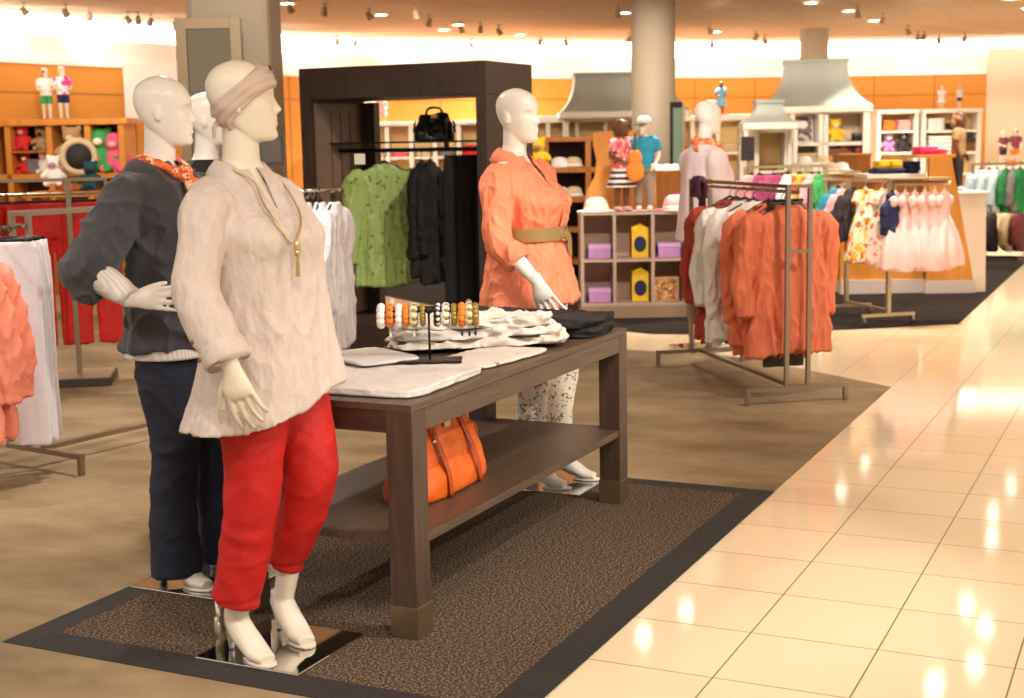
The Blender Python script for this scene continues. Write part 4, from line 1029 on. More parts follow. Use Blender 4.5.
def trouser_mesh(w, L, seed, vox=.012, legw=.095, fold=.008):
    keys = [[-.30, 0, 0, w*1.08, .042], [-.2, 0, 0, w*1.06, .040], [-.06, 0, 0, w, .022]]
    mb = MB(); mb.loft(shell(keys, 12, 56, 2.6))
    for s in (-1, 1):
        mb.spline([(s*w*.52, 0, -.20), (s*w*.54, 0, -.34), (s*w*.54, .005, -L*.6), (s*w*.56, .006*s, -L)], [legw, legw*1.02, legw*.98, legw*.96], 24, 6, flat=.40, up=(0, 1, 0))
    me = fuse(mb, vox, 2, 'trousers'); o = V3((seed*5.1, seed, 0))
    wrinkle(me, lambda c: (noise.noise(V3((c.x*20, c.y*10, c.z*1.6))+o)*fold+noise.noise(V3((c.x*40, c.y*20, c.z*5))+o)*fold*.4)*min(1, max(.1, (-c.z-.06)/.15)))
    return me

def dress_mesh(w, L, flare, seed, puff=True, vox=.010):
    keys = [[-.075, 0, 0, w*.55, .026], [-.11, 0, 0, w*.72, .034], [-.20, 0, 0, w*.80, .045], [-.27, 0, 0, w*.74, .045], [-.34, 0, 0, w*1.0, .075], [-L*.8, 0, 0, flare*.92, .13], [-L, 0, 0, flare, .15]]
    def fd(th, z):
        a = max(0, min(1, (-z-.28)/.2)); return a*(.07*sin(7*th+seed)+.06*sin(11*th+seed*2))
    mb = MB(); mb.loft(shell(keys, 44, 84, 2.0, fd, lambda th, z: .012*sin(9*th+seed)*(1 if z < -L*.9 else 0)))
    for s in (-1, 1):
        if puff: mb.ball((s*w*.8, 0, -.15), (.042, .04, .05), 14, 10)
        else: mb.spline([(s*w*.5, 0, -.09), (s*w*.8, 0, -.12), (s*w*.95, 0, -.19)], [.03, .04, .042], 12, 4, flat=.7)
    me = fuse(mb, vox, 2, 'dress'); o = V3((seed*3.1, seed, 0))
    wrinkle(me, lambda c: noise.noise(V3((c.x*26, c.y*26, c.z*4))+o)*.007*min(1, max(.2, (-c.z-.1)/.2)))
    return me

def hung(name, part, me, m, label, cat, loc, rz, group, hang='h', hw=.2, hm=None, plabel=None):
    root = thing(name, label, cat, loc, rz, group)
    if me.users > 0 and me.materials and me.materials[0] != m: me = me.copy(); me.materials.clear()
    link(part, me, m, root)
    h = hanger_mesh(hw) if hang == 'h' else clip_hanger_mesh(hw)
    link('hanger', h, hm or M['black_plastic'], root)
    return root

BL = [blouse_mesh(.235, .97, .74, 1, .062), blouse_mesh(.225, .99, .78, 2.3, .06), blouse_mesh(.23, .95, .80, 3.9, .064)]
TR = [trouser_mesh(.185, 1.04, 1), trouser_mesh(.19, 1.05, 2.7)]

def bar_obj(name, a, b, r, m, root, sq=False):
    mb = MB()
    if sq: mb.tube([a, b], r*1.25, 4)
    else: mb.tube([a, b], r, 12)
    return mb.obj(name, m, root, smooth=not sq)

# ---- H rack with the coral blouses
def coral_rack():
    A = V3((8.235, 2.02, 0)); B = V3((9.50, 3.03, 0)); ax = (B-A).normalized(); L_ = (B-A).length; rz = math.atan2(ax.y, ax.x); H = 1.315
    root = thing('clothes_rack', 'steel garment rack with coral and white blouses on the carpet edge', 'clothes rack', (A+B)/2, rz); root.location.z = .004
    h = L_/2; s = .07
    for e in (-1, 1):
        f = MB()
        for y in (-s, s):
            b = MB(); b.box((e*h, y, (.09+H)/2), (.026, .026, H-.09)); b.obj('post', M['steel'], root, bevel=.002)
        b = MB(); b.box((e*h, 0, .095), (.03, .66, .026))
        b.box((e*h, -.318, .048), (.026, .026, .094)); b.box((e*h, .318, .048), (.026, .026, .094)); b.obj('foot_bar', M['steel'], root)
        b = MB(); b.box((e*h, 0, H-.012), (.026, 2*s-.026, .022)); b.obj('cap_bar', M['steel'], root)
        b = MB(); b.box((e*h, 0, .92), (.02, 2*s-.026, .018)); b.obj('cross_bar', M['steel'], root)
    b = MB(); b.box((0, 0, .093), (2*h-.03, .03, .022)); b.obj('base_beam', M['steel'], root)
    b = MB(); b.box((0, s, H-.012), (2*h-.026, .022, .022)); b.obj('hang_bar', M['steel'], root)
    b = MB(); b.tube([(-h+.01, 0, H-.05), (h-.01, 0, H-.05)], .011, 12); 
    b.tube([(-h+.013, 0, H-.05), (-h+.013, 0, H-.024)], .008, 8); b.tube([(h-.013, 0, H-.05), (h-.013, 0, H-.024)], .008, 8); b.obj('hang_bar', M['steel'], root, smooth=True)
    def pos(t): return A+ax*(L_*t)+V3((0, 0, H-.05+.003))
    g = 'blouses on the steel H rack'; r0 = rz-pi/2
    rows = [(.09, 0, 'coral_rack', 'front coral blouse on the H rack, nearest the aisle', 0), (.155, 1, 'coral_rack', 'second coral blouse from the aisle end of the H rack', 6), (.215, 2, 'coral_rack', 'third coral blouse from the aisle end of the H rack', -5), (.275, 1, 'coral_rack', 'fourth coral blouse from the aisle end of the H rack', 8),
            (.42, 2, 'white_cloth', 'front white blouse on the H rack beside the coral ones', 4), (.51, 0, 'white_cloth', 'rear white blouse on the H rack beside the rust ones', -5), (.60, 1, 'rust', 'front rust red blouse on far end of the H rack', 3), (.665, 0, 'rust', 'rear rust red blouse on far end of the H rack', 8)]
    for t, k, m, lb, tw in rows:
        hung('hanging_blouse', 'blouse', BL[k], M[m], lb, 'blouse', pos(t), r0+R(tw), g)
    hung('hanging_skirt', 'skirt', trouser_mesh(.12, 1.07, 5, legw=.075), M['olive_dark'], 'dark olive trousers hanging lower among the coral blouses', 'trousers', pos(.125), r0, g, 'c', .12)
coral_rack()

# ---- left foreground rack with white trousers and a coral blouse
def left_rack():
    c = gnd(36, 449, .1); c.z = .004; rz = math.atan2(.63, .1)-pi/2    # foot bar runs along local y
    root = thing('clothes_rack', 'steel garment rack at left photo edge holding white trousers', 'clothes rack', c, rz)
    s = .065; H = 1.30; Li = (Matrix.Translation(c) @ Matrix.Rotation(rz, 4, 'Z')).inverted(); ae = at(-80, 200, 5.9); ae.z = 0; AE = Li @ ae; AE.z = H-.075; A0 = V3((-.013, 0, H-.075))
    for y in (-s, s):
        b = MB(); b.box((0, y, (.09+H)/2), (.026, .026, H-.09)); b.obj('post', M['steel'], root, bevel=.002)
        b = MB(); b.box((1.1, y, (.09+H)/2), (.026, .026, H-.09)); b.obj('post', M['steel'], root, bevel=.002)
        b = MB(); b.box((.55, y, H-.012), (1.1, .022, .022)); b.obj('hang_bar', M['steel'], root)
    for x in (0, 1.1):
        b = MB(); b.box((x, .02, .095), (.03, .76, .026)); b.box((x, -.345, .048), (.026, .026, .094)); b.box((x, .385, .048), (.026, .026, .094)); b.obj('foot_bar', M['steel'], root)
        b = MB(); b.box((x, 0, H-.012), (.022, 2*s-.026, .022)); b.obj('cap_bar', M['steel'], root)
    b = MB(); b.box((.55, 0, .093), (1.07, .03, .022)); b.obj('base_beam', M['steel'], root)
    b = MB(); b.tube([(-.013, 0, H-.075), AE], .011, 12); b.ball(AE, .014); b.tube([(0, -s+.01, H-.075), (0, s-.01, H-.075)], .011, 12); b.obj('face_out_arm', M['steel'], root, smooth=True)
    Mx = Matrix.Translation(c) @ Matrix.Rotation(rz, 4, 'Z')
    g = 'clothes on the left steel rack'
    for i, (x, k, lb) in enumerate(((-.10, 0, 'rearmost white trousers on the left steel rack'), (-.17, 1, 'second rearmost white trousers on the left steel rack'), (-.24, 0, 'third white trousers on the left steel rack, between others'), (-.31, 1, 'front white trousers on the left steel rack, fully visible'))):
        hung('hanging_trousers', 'trousers', TR[k], M['lilac_white'], lb, 'trousers', Mx @ (A0.lerp(AE, .13+.05*i)+V3((0, 0, .003))), FACE+R((12, 2, 10, 5)[i]), g, 'c', .17)
    for i, (x, k, lb) in enumerate(((-.56, 1, 'rear coral blouse in front of white trousers at left edge'), (-.64, 0, 'front coral blouse at left photo edge, cut by the frame'))):
        hung('hanging_blouse', 'blouse', BLS, M['coral_pale'], lb, 'blouse', Mx @ (A0.lerp(AE, .80+.12*i)+V3((0, 0, .003))), FACE+R((14, 6)[i]), g)
BLS = blouse_mesh(.215, .88, .72, 7.7, .06)
M['coral_pale'] = mat('salmon_cotton', (240, 142, 116), .78, bump=.3, bscale=90, vary=.08, vscale=18, stretch=(1, 1, .3))
left_rack()

# ---- red trousers stand
def red_stand():
    c = gnd(80, 374, .06); c.z = .004; rz = FACE+R(10)
    root = thing('clothes_stand', 'single post steel stand with flat base holding red trousers', 'clothes stand', c, rz)
    b = MB(); b.box((0, 0, .03), (.46, .46, .052)); b.obj('base', M['base_dark'], root, bevel=.003)
    b = MB(); b.box((0, 0, .058), (.44, .44, .006)); b.obj('base_top', M['steel'], root, bevel=.001)
    b = MB(); b.box((0, 0, .73), (.034, .034, 1.34)); b.obj('post', M['steel'], root, bevel=.002)
    b = MB(); b.box((-.14, .0, 1.395), (.80, .022, .022)); b.tube([(-.14-.39, 0, 1.30), (-.14+.39, 0, 1.30)], .010, 10); b.box((-.53, 0, 1.345), (.02, .02, .1)); b.box((.25, 0, 1.345), (.02, .02, .1)); b.obj('hang_bar', M['steel'], root)
    Mx = Matrix.Translation(c) @ Matrix.Rotation(rz, 4, 'Z'); g = 'red trousers on the flat base stand'
    lab = ['leftmost dark red trousers on the flat base stand', 'second red trousers from left on the flat base stand', 'third red trousers from left on the flat base stand', 'broad red trousers behind post of the flat base stand', 'rightmost red trousers on stand beside grey jacket elbow']
    for i, x in enumerate((-.50, -.40, -.28, -.12, .12)):
        hung('hanging_trousers', 'trousers', TR[i % 2], M['red_dull'], lab[i], 'trousers', Mx @ V3((x, .0 if i < 3 else .045, 1.302)), rz+R((70, 62, 55, 12, 8)[i]), g, 'c', .17)
M['base_dark'] = mat('dark_base', (60, 52, 46), .5)
red_stand()

# ---- white shirts arm beside the arch
def white_stand():
    c = at(338, 330, 8.75); c.z = .004; rz = FACE+R(20)
    root = thing('clothes_stand', 'two armed steel stand with white shirts in front of the arch', 'clothes stand', c, rz)
    b = MB(); b.box((0, 0, .012), (.42, .42, .02)); b.obj('base', M['steel'], root)
    b = MB(); b.box((0, 0, .66), (.03, .03, 1.28)); b.obj('post', M['dark_metal'], root)
    b = MB(); b.tube([(-.32, 0, 1.32), (.04, 0, 1.32)], .011, 12); b.ball((.04, 0, 1.32), .014); b.tube([(0, 0, 1.29), (0, 0, 1.32)], .011, 12); b.obj('arm', M['chrome'], root, smooth=True)
    b = MB()
    for k in range(6): b.spline([(-.30+.035*k, 0, 1.332), (-.312+.035*k, .01, 1.30), (-.30+.035*k, .012, 1.27), (-.288+.035*k, .01, 1.30), (-.30+.035*k, 0, 1.332)], .0025, 6, 4)
    b.obj('ring_set', M['chrome'], root, smooth=True)
    Mx = Matrix.Translation(c) @ Matrix.Rotation(rz, 4, 'Z'); g = 'white clothes on the two armed stand'
    ml = dict(lilac=M['lilac_grey'])
    hung('hanging_blouse', 'blouse', BL[0], M['lilac_white'], 'rightmost white shirt hanging edge on before the arch', 'shirt', Mx @ V3((.0, -.03, 1.322)), rz+R(62), g, hm=M['black_plastic'])
    hung('hanging_blouse', 'blouse', BL[1], M['lilac_grey'], 'middle greyish shirt hanging edge on before the arch', 'shirt', Mx @ V3((-.09, -.03, 1.322)), rz+R(68), g)
    hung('hanging_blouse', 'blouse', BL[2], M['lilac_grey'], 'left greyish shirt hanging behind the tunic mannequin shoulder', 'shirt', Mx @ V3((-.18, -.03, 1.322)), rz+R(72), g)
M['lilac_grey'] = mat('greyed_cotton', (220, 214, 222), .8, bump=.25, bscale=90, vary=.05, vscale=18)
white_stand()

# ---- the dark wooden arch with shelf and rail
def arch():
    x0, x1, y0, y1, H, t = 9.30, 10.12, 4.60, 6.22, 2.185, .085
    root = thing('display_arch', 'tall dark wood arch shaped clothes display behind the table', 'display frame', ((x0+x1)/2, (y0+y1)/2, .004)); root['label'] = 'tall dark wood arch shaped clothes display behind the table'
    w, d = (x1-x0)/2, (y1-y0)/2
    b = MB(); b.box((0, -d+t/2, (H-.24)/2), (2*w, t, H-.24)); b.obj('side_panel', M['arch'], root, bevel=.003)
    b = MB(); b.box((0, d-t/2, (H-.24)/2), (2*w, t, H-.24)); b.obj('side_panel', M['arch'], root, bevel=.003)
    b = MB(); b.box((0, 0, H-.12), (2*w, 2*d, .24)); b.obj('top_beam', M['arch'], root, bevel=.003)
    b = MB(); b.box((0, 0, .10), (2*w-.02, 2*d-2*t, .20)); b.obj('plinth', M['arch'], root, bevel=.003)
    b = MB(); b.box((0, d-t-.012, 1.07), (2*w-.12, .022, 1.70)); sp = b.obj('slat_panel', M['archpanel'], root, bevel=.002, label='lighter perforated inner panel')
    b = MB()
    for k in range(3):
        b.box((-.14+.14*k, d-t-.0235, 1.07), (.012, .003, 1.6))
    b.box((0, d-t-.0235, 1.07), (.30, .003, .010)); b.obj('slot_rows', M['arch'], sp)
    b = MB(); b.box((w-.05, d-t-.08, 1.0), (.09, .14, 1.86)); b.obj('back_post', M['arch'], root)
    b = MB(); b.box((0, 0, 1.605), (.34, 2*d-2*t, .014)); b.obj('shelf', M['dark_metal'], root)
    b = MB(); b.tube([(-.02, -d+t, 1.545), (-.02, d-t, 1.545)], .016, 12); b.obj('rail', M['dark_metal'], root, smooth=True)
    b = MB(); b.box((.0, -.26, 1.70), (.03, .03, .18)); b.box((.0, -.26, 1.58), (.03, .03, .06)); b.obj('bracket', M['dark_metal'], root)
    cx, cy = (x0+x1)/2, (y0+y1)/2
    g = 'clothes on the arch rail'
    def P(px): # point on the rail at photo column px
        v = at(px, 150, 10); k = (cx-.02)/v.x; return V3((cx-.02, v.y*k, 1.549))
    gm = blouse_mesh(.235, 1.03, .86, 6.2, .066, 1.2, fold=.013)
    hung('hanging_blouse', 'blouse', gm, M['green_print'], 'green flower printed blouse hanging in the dark arch', 'blouse', P(384)+V3((0, 0, -.03)), FACE+R(10), g)
    hung('hanging_blouse', 'blouse', BL[1], M['black_cloth'], 'black blouse hanging right of the green one in the arch', 'blouse', P(430)+V3((0, 0, -.02)), FACE+R(78), g)
    hung('hanging_blouse', 'blouse', BL[2], M['black_cloth'], 'second black blouse edge on behind the green one in the arch', 'blouse', P(421)+V3((0, 0, -.02)), FACE+R(82), g)
    tm = trouser_mesh(.125, 1.20, 9, legw=.075)
    hung('hanging_trousers', 'trousers', tm, M['black_cloth'], 'left black trousers hanging by the arch right post', 'trousers', P(459), FACE+R(14), g, 'c', .12)
    hung('hanging_trousers', 'trousers', tm, M['black_cloth'], 'right black trousers hanging by the arch right post', 'trousers', P(471)+V3((.03, 0, 0)), FACE+R(24), g, 'c', .12)
    tc = P(366)+V3((-.10, 0, -.02)); t_ = thing('price_tag', 'white card tag hanging above the green blouse', 'tag', tc, FACE)
    b = MB(); b.box((0, 0, -.045), (.085, .004, .085)); b.obj('card', M['white_paint'], t_, bevel=.001)
    b = MB(); b.tube([(0, 0, 0), (0, .09, .025)], .002, 6); b.obj('string', M['dark_metal'], t_)
    pb = P(434); handbag('handbag', 'black ruched handbag on the high shelf inside the arch', (cx, pb.y, 1.6165), FACE, .155, .07, .21, M['black_shine'], M['black_plastic'], slouch=.02, rise=.30)
M['black_shine'] = mat('black_leather', (24, 22, 24), .35, bump=.5, bscale=60)
arch()

# ---- children's dress rack
def dress_rack():
    P1 = gnd(888, 316, .08); P2 = gnd(846, 309, .06); P1.z = P2.z = .006
    ax = (P2-P1); L_ = ax.length; ax.normalize(); rz = math.atan2(ax.y, ax.x)
    root = thing('clothes_rack', "satin brass children's dress rack on the dark carpet", 'clothes rack', P1, rz); H = 1.215
    for x in (0, L_):
        b = MB(); b.box((x, 0, (H+.09)/2), (.036, .036, H-.09)); b.obj('post', M['brass'], root, bevel=.002)
        b = MB(); b.box((x, 0, .085), (.03, .5, .024)); b.obj('foot_bar', M['brass'], root)
        for y in (-.23, .23):
            b = MB(); b.lathe([(.004, -.012), (.03, -.012), (.034, -.006), (.034, .006), (.03, .012), (.004, .012)], (0, 0, 0), 16); b.v = [Matrix.Translation((x, y, .036)) @ Matrix.Rotation(pi/2, 4, 'X') @ p for p in b.v]
            b.box((x, y, .068), (.016, .03, .022)); b.obj('caster', M['steel'], root)
    b = MB(); b.box((L_/2, 0, .12), (L_-.03, .03, .024)); b.obj('base_beam', M['brass'], root)
    b = MB(); b.box((L_*.8, 0, H-.012), (L_*1.6+.03, .024, .024)); b.obj('hang_bar', M['brass'], root)
    # arm towards the aisle
    ca = FACE-rz
    ex = V3((cos(ca), sin(ca), 0))
    b = MB(); b.tube([V3((0, 0, H-.03))-ex*.02, V3((0, 0, H-.03))+ex*.50], .020, 4); b.obj('arm', M['brass'], root)
    b = MB(); Tm = Matrix.Rotation(ca, 4, 'Z'); b.box((0, 0, 0), (.52, .16, .014)); b.v = [Tm @ (p+V3((.22, 0, H+.012))) for p in b.v]; b.obj('top_shelf', M['brass'], root)
    W = Matrix.Translation(P1) @ Matrix.Rotation(rz, 4, 'Z')
    arm = lambda t: P1+RGT*t+V3((0, 0, H-.026))
    g = 'pink organza dresses on the brass rack'
    DM = [dress_mesh(.12, .70, .235, 1), dress_mesh(.12, .72, .24, 2.4), dress_mesh(.115, .69, .235, 3.6)]
    lab = ['leftmost pink organza dress on the brass rack arm', 'second pink organza dress from left on the brass arm', 'third pink organza dress from left on the brass arm', 'fourth pink organza dress from left on the brass arm', 'fifth pink organza dress from left on the brass arm', 'rightmost pink organza dress at tip of the brass arm']
    for i in range(6):
        hung('hanging_dress', 'dress', DM[i % 3], M['pink_dress'], lab[i], 'dress', arm(.04+.082*i), FACE+R((64, 58, 62, 55, 60, 48)[i]), g, hw=.10, hm=M['white_paint'])
    bar = lambda t: P1+ax*t+V3((0, 0, H-.026+.012))
    FM = [dress_mesh(.125, .70, .17, 5, False), dress_mesh(.12, .68, .18, 6.2, False)]
    g2 = 'flower print dresses on the brass rack'
    hung('hanging_dress', 'dress', FM[0], M['floral_dress'], 'left yellow and orange flower print dress on brass rack', 'dress', bar(.42), rz-pi/2+R(16), g2, hw=.10)
    hung('hanging_dress', 'dress', FM[1], M['floral_dress'], 'right yellow and orange flower print dress on brass rack', 'dress', bar(.14), rz-pi/2+R(8), g2, hw=.10)
    hung('hanging_dress', 'dress', FM[1], M['pale_floral'], 'pale pink flowered dress between flower print and pink dresses', 'dress', bar(.05), rz-pi/2+R(4), g2, hw=.10)
    hung('hanging_tee', 'tee', blouse_mesh(.10, .42, .25, 4, .035), M['navy_plain'], 'small navy top squeezed before the pink organza dresses', 'top', bar(-.03)+V3((0, 0, -.01)), FACE+R(50), g2, hw=.09)
    for k, (t, m, lb) in enumerate(((.62, 'dark', 'dark childrens top on far end of the brass rack'), (.76, 'lightpink', 'light pink childrens top on far end of the brass rack'), (.90, 'teal', 'teal childrens top on far end of the brass rack'))):
        hung('hanging_tee', 'tee', BLK, M[m], lb, 'top', bar(t), rz-pi/2+R(10), 'childrens tops on the brass rack', hw=.11)
M['pale_floral'] = print_mat('pale_floral', (238, 214, 200), [(226, 130, 150), (190, 196, 130)], 14, cover=.3)
BLK = blouse_mesh(.15, .5, .36, 8, .042)
dress_rack()
# ------------------------------------------------------------------ the shop beyond
def frame_at(px, py, d, dz=0.0):
    p = at(px, py, d); p.z += dz; return p

def fixture(name, label, cat, px, d, group=None, turn=0.0, z=0.004):
    p = at(px, 140, d); p.z = z
    return thing(name, label, cat, p, FACE+turn, group)

def zpx(px, py, d): return at(px, py, d).z
def wpx(w, d): return w/F0*d

# ---- children's mannequins
_kid = {}
def kid_body(pose):
    if pose in _kid: return _kid[pose]
    mb = MB()
    mb.loft(shell([[.44, 0, 0, .085, .07], [.5, 0, 0, .098, .076], [.6, 0, 0, .088, .066], [.7, 0, -.004, .096, .07], [.76, 0, 0, .088, .055], [.79, 0, .004, .045, .04], [.82, 0, .004, .032, .033], [.86, 0, 0, .03, .032]], 26, 32))
    mb_h = Matrix.Translation((0, -.006, .80)) @ Matrix.Rotation({'a': .5, 'b': -.5, 'c': .1}[pose], 4, 'Z') @ Matrix.Scale(.80, 4)
    add_head(mb, mb_h, 40, 34)
    for s in (-1, 1):
        e = {'a': V3((s*.15, -.03, .60)), 'b': V3((s*.15, .0, .60)), 'c': V3((s*.16, .01, .60))}[pose]
        w = {'a': V3((s*.10, -.12, .56)), 'b': V3((s*.12, -.10, .50)), 'c': V3((s*.17, -.05, .47))}[pose]
        mb.spline([(s*.06, 0, .755), (s*.105, 0, .745), e, w], [.034, .033, .027, .020], 12, 5)
        add_hand(mb, w, (w-e), (s*.8, -.3, .4), s, .62)
        mb.spline([(s*.05, 0, .5), (s*.055, -.004, .36), (s*.056, 0, .25), (s*.056, .008, .16), (s*.056, .008, .05)], [.055, .048, .038, .034, .024], 14, 5)
        mb.spline([(s*.056, .025, .03), (s*.058, -.03, .026), (s*.062, -.075, .018)], [.026, .028, .018], 12, 4, flat=.75)
    _kid[pose] = fuse(mb, .0085, 2, 'body'); return _kid[pose]

def kid(label, loc, rz, h, skin, pose='a', top=None, bottom='shorts', bm=None, hat=None, hair=None, tm=None, group=None, name='child_mannequin', shoes=None):
    root = thing(name, label, 'child mannequin', loc, rz, group); root.scale = (h,)*3
    me = kid_body(pose)
    if me.materials and me.materials[0] != skin: me = me.copy(); me.materials.clear()
    link('body', me, skin, root)
    k = ('top', pose)
    if k not in _kid:
        mb = MB(); mb.loft(shell([[.455, 0, 0, .118, .092], [.6, 0, -.002, .104, .084], [.7, 0, -.004, .110, .086], [.76, 0, 0, .098, .066], [.79, 0, .002, .055, .05]], 18, 40, 2.2, lambda t, z: .03*sin(5*t)*max(0, (.62-z)/.2)))
        for s in (-1, 1):
            e = {'a': V3((s*.15, -.03, .60)), 'b': V3((s*.15, .0, .60)), 'c': V3((s*.16, .01, .60))}[pose]
            mb.spline([(s*.05, 0, .745), (s*.108, 0, .742), V3((s*.108, 0, .742)).lerp(e, .75)], [.05, .052, .05], 14, 5)
        _kid[k] = wrinkle(fuse(mb, .009, 2, 'top'), folds(.004, 20, 20, 9, 2))
    me = _kid[k]
    if me.materials and me.materials[0] != tm: me = me.copy(); me.materials.clear()
    link('top', me, tm, root)
    k = ('bot', bottom)
    if k not in _kid:
        mb = MB()
        if bottom == 'skirt': mb.loft(shell([[.26, 0, 0, .168, .14], [.36, 0, 0, .14, .115], [.50, 0, 0, .104, .082]], 16, 56, 2.1, lambda t, z: max(0, (.48-z)/.2)*.06*sin(9*t)))
        else:
            lo = .30 if bottom == 'shorts' else .07
            mb.loft(shell([[.42, 0, 0, .108, .085], [.51, 0, 0, .106, .083]], 5, 32))
            for s in (-1, 1): mb.spline([(s*.05, 0, .5), (s*.056, 0, .40), (s*.060, 0, (.40+lo)/2), (s*.062, 0, lo)], [.06, .06, .055, .056 if bottom == 'shorts' else .046], 16, 5)
        _kid[k] = fuse(mb, .009, 2, 'bottom')
    me = _kid[k]
    if me.materials and me.materials[0] != bm: me = me.copy(); me.materials.clear()
    link({'skirt': 'skirt', 'shorts': 'shorts', 'pants': 'trousers'}[bottom], me, bm, root)
    if hair:
        b = MB(); b.ball((0, .012, .915), (.066, .088, .078), 18, 12); b.ball((0, .06, .86), (.062, .05, .07), 14, 10); b.obj('hair', hair, root, smooth=True)
    if hat:
        T = Matrix.Translation((0, 0, .94)) @ Matrix.Rotation({'a': .5, 'b': -.5, 'c': .1}[pose], 4, 'Z')
        b = MB(); b.loft([[T @ V3((r*sin(2*pi*j/24), -r*1.15*cos(2*pi*j/24), z)) for j in range(24)] for r, z in ((.074, -.02), (.076, .01), (.068, .045), (.04, .066), (.005, .07))]); ho = b.obj('cap', hat[0], root, smooth=True)
        b = MB(); b.spline([T @ V3((0, -.06, -.012)), T @ V3((0, -.10, -.018)), T @ V3((0, -.145, -.026))], [.07, .066, .03], 14, 4, flat=.12); b.obj('brim', hat[1], ho, smooth=True)
    if shoes:
        for s in (-1, 1):
            b = MB(); b.spline([(s*.056, .035, .03), (s*.058, -.03, .03), (s*.062, -.082, .022)], [.031, .034, .022], 12, 4, flat=.78); b.obj('shoe', shoes, root, smooth=True)
    return root

# ---- small goods
def hat_obj(label, p, rz, s, m, group):
    root = thing('sun_hat', label, 'hat', p, rz, group)
    b = MB(); b.lathe([(.001*s, 0.004), (.165*s, .0), (.17*s, .008), (.105*s, .022*s)], n=28, sx=1, sy=.9); me = fuse(b, .008, 1, 'brim'); wrinkle(me, folds(.006, 14, 14, 6, rz)); link('brim', me, m, root)
    b = MB(); b.lathe([(.108*s, .012), (.104*s, .055*s), (.088*s, .098*s), (.05*s, .120*s), (.004, .124*s)], n=28, sy=.95); b.obj('crown', m, root, smooth=True)
    b = MB(); b.lathe([(.111*s, .016), (.110*s, .040*s), (.104*s, .040*s), (.104*s, .016)], n=28, sy=.95); b.obj('ribbon', M['white'], root, smooth=True)
def gift_box(label, p, rz, d, m, lm, group, cat='box', name='lidded_box'):
    root = thing(name, label, cat, p, rz, group)
    b = MB(); b.box((0, 0, d[2]*.36), (d[0]*.95, d[1]*.95, d[2]*.72)); b.obj('body', m, root, bevel=.006)
    b = MB(); b.box((0, 0, d[2]*.84), (d[0], d[1], d[2]*.32)); b.obj('lid', lm, root, bevel=.006)
def carton(label, p, rz, d, m, pm, group, tilt=.0):
    root = thing('toy_carton', label, 'box', p, rz, group)
    b = MB(); b.prism([(-d[0]/2, 0), (d[0]/2, 0), (d[0]/2, d[2]*.86), (0, d[2]), (-d[0]/2, d[2]*.9)], -d[1]/2, d[1]/2); b.obj('body', m, root, bevel=.004)
    b = MB(); b.lathe([(.004, 0), (.38*d[0], 0), (.38*d[0], .004), (.004, .004)], n=24, sy=1.25); b.v = [Matrix.Translation((0, -d[1]/2-.001, d[2]*.40)) @ Matrix.Rotation(pi/2, 4, 'X') @ q for q in b.v]; b.obj('window', pm, root)
def plush(label, p, rz, h, m, m2, group, name='plush_toy', cat='toy'):
    root = thing(name, label, cat, p, rz, group); root.scale = (h,)*3
    if 'plush' not in _kid:
        mb = MB(); mb.ball((0, 0, .30), (.26, .22, .30), 18, 12); mb.ball((0, -.03, .74), (.24, .22, .24), 18, 12)
        for s in (-1, 1):
            mb.ball((s*.19, 0, .93), (.09, .05, .09), 12, 8); mb.spline([(s*.2, -.02, .48), (s*.34, -.1, .36), (s*.36, -.2, .28)], [.09, .085, .08], 12, 4); mb.spline([(s*.13, -.1, .12), (s*.2, -.3, .09), (s*.22, -.38, .12)], [.11, .1, .1], 12, 4)
        _kid['plush'] = fuse(mb, .035, 2, 'body')
        b = MB(); b.ball((0, -.24, .68), (.11, .07, .085), 12, 8); me = b.mesh('muzzle'); bmf(me); _kid['muz'] = me
    for k, nm, mm in (('plush', 'body', m), ('muz', 'muzzle', m2)):
        me = _kid[k]
        if me.materials and me.materials[0] != mm: me = me.copy(); me.materials.clear()
        link(nm, me, mm, root)
def stack(label, p, rz, w, d, n, m, group, t=.022, name='folded_clothes', cat='folded clothes', seed=1):
    root = thing(name, label, cat, p, rz, group); rnd = random.Random(seed); mb = MB()
    for k in range(n):
        ox, oy = rnd.uniform(-.008, .008), rnd.uniform(-.008, .008)
        mb.loft([ring(t*k+t*(.5+.5*sin(a)), ox, oy, w/2-.5*t*(1-cos(a)), d/2-.5*t*(1-cos(a)), 32, 7) for a in (-pi/2, -.8, 0, .8, pi/2)])
    mb.obj('cloth', m, root, smooth=True)

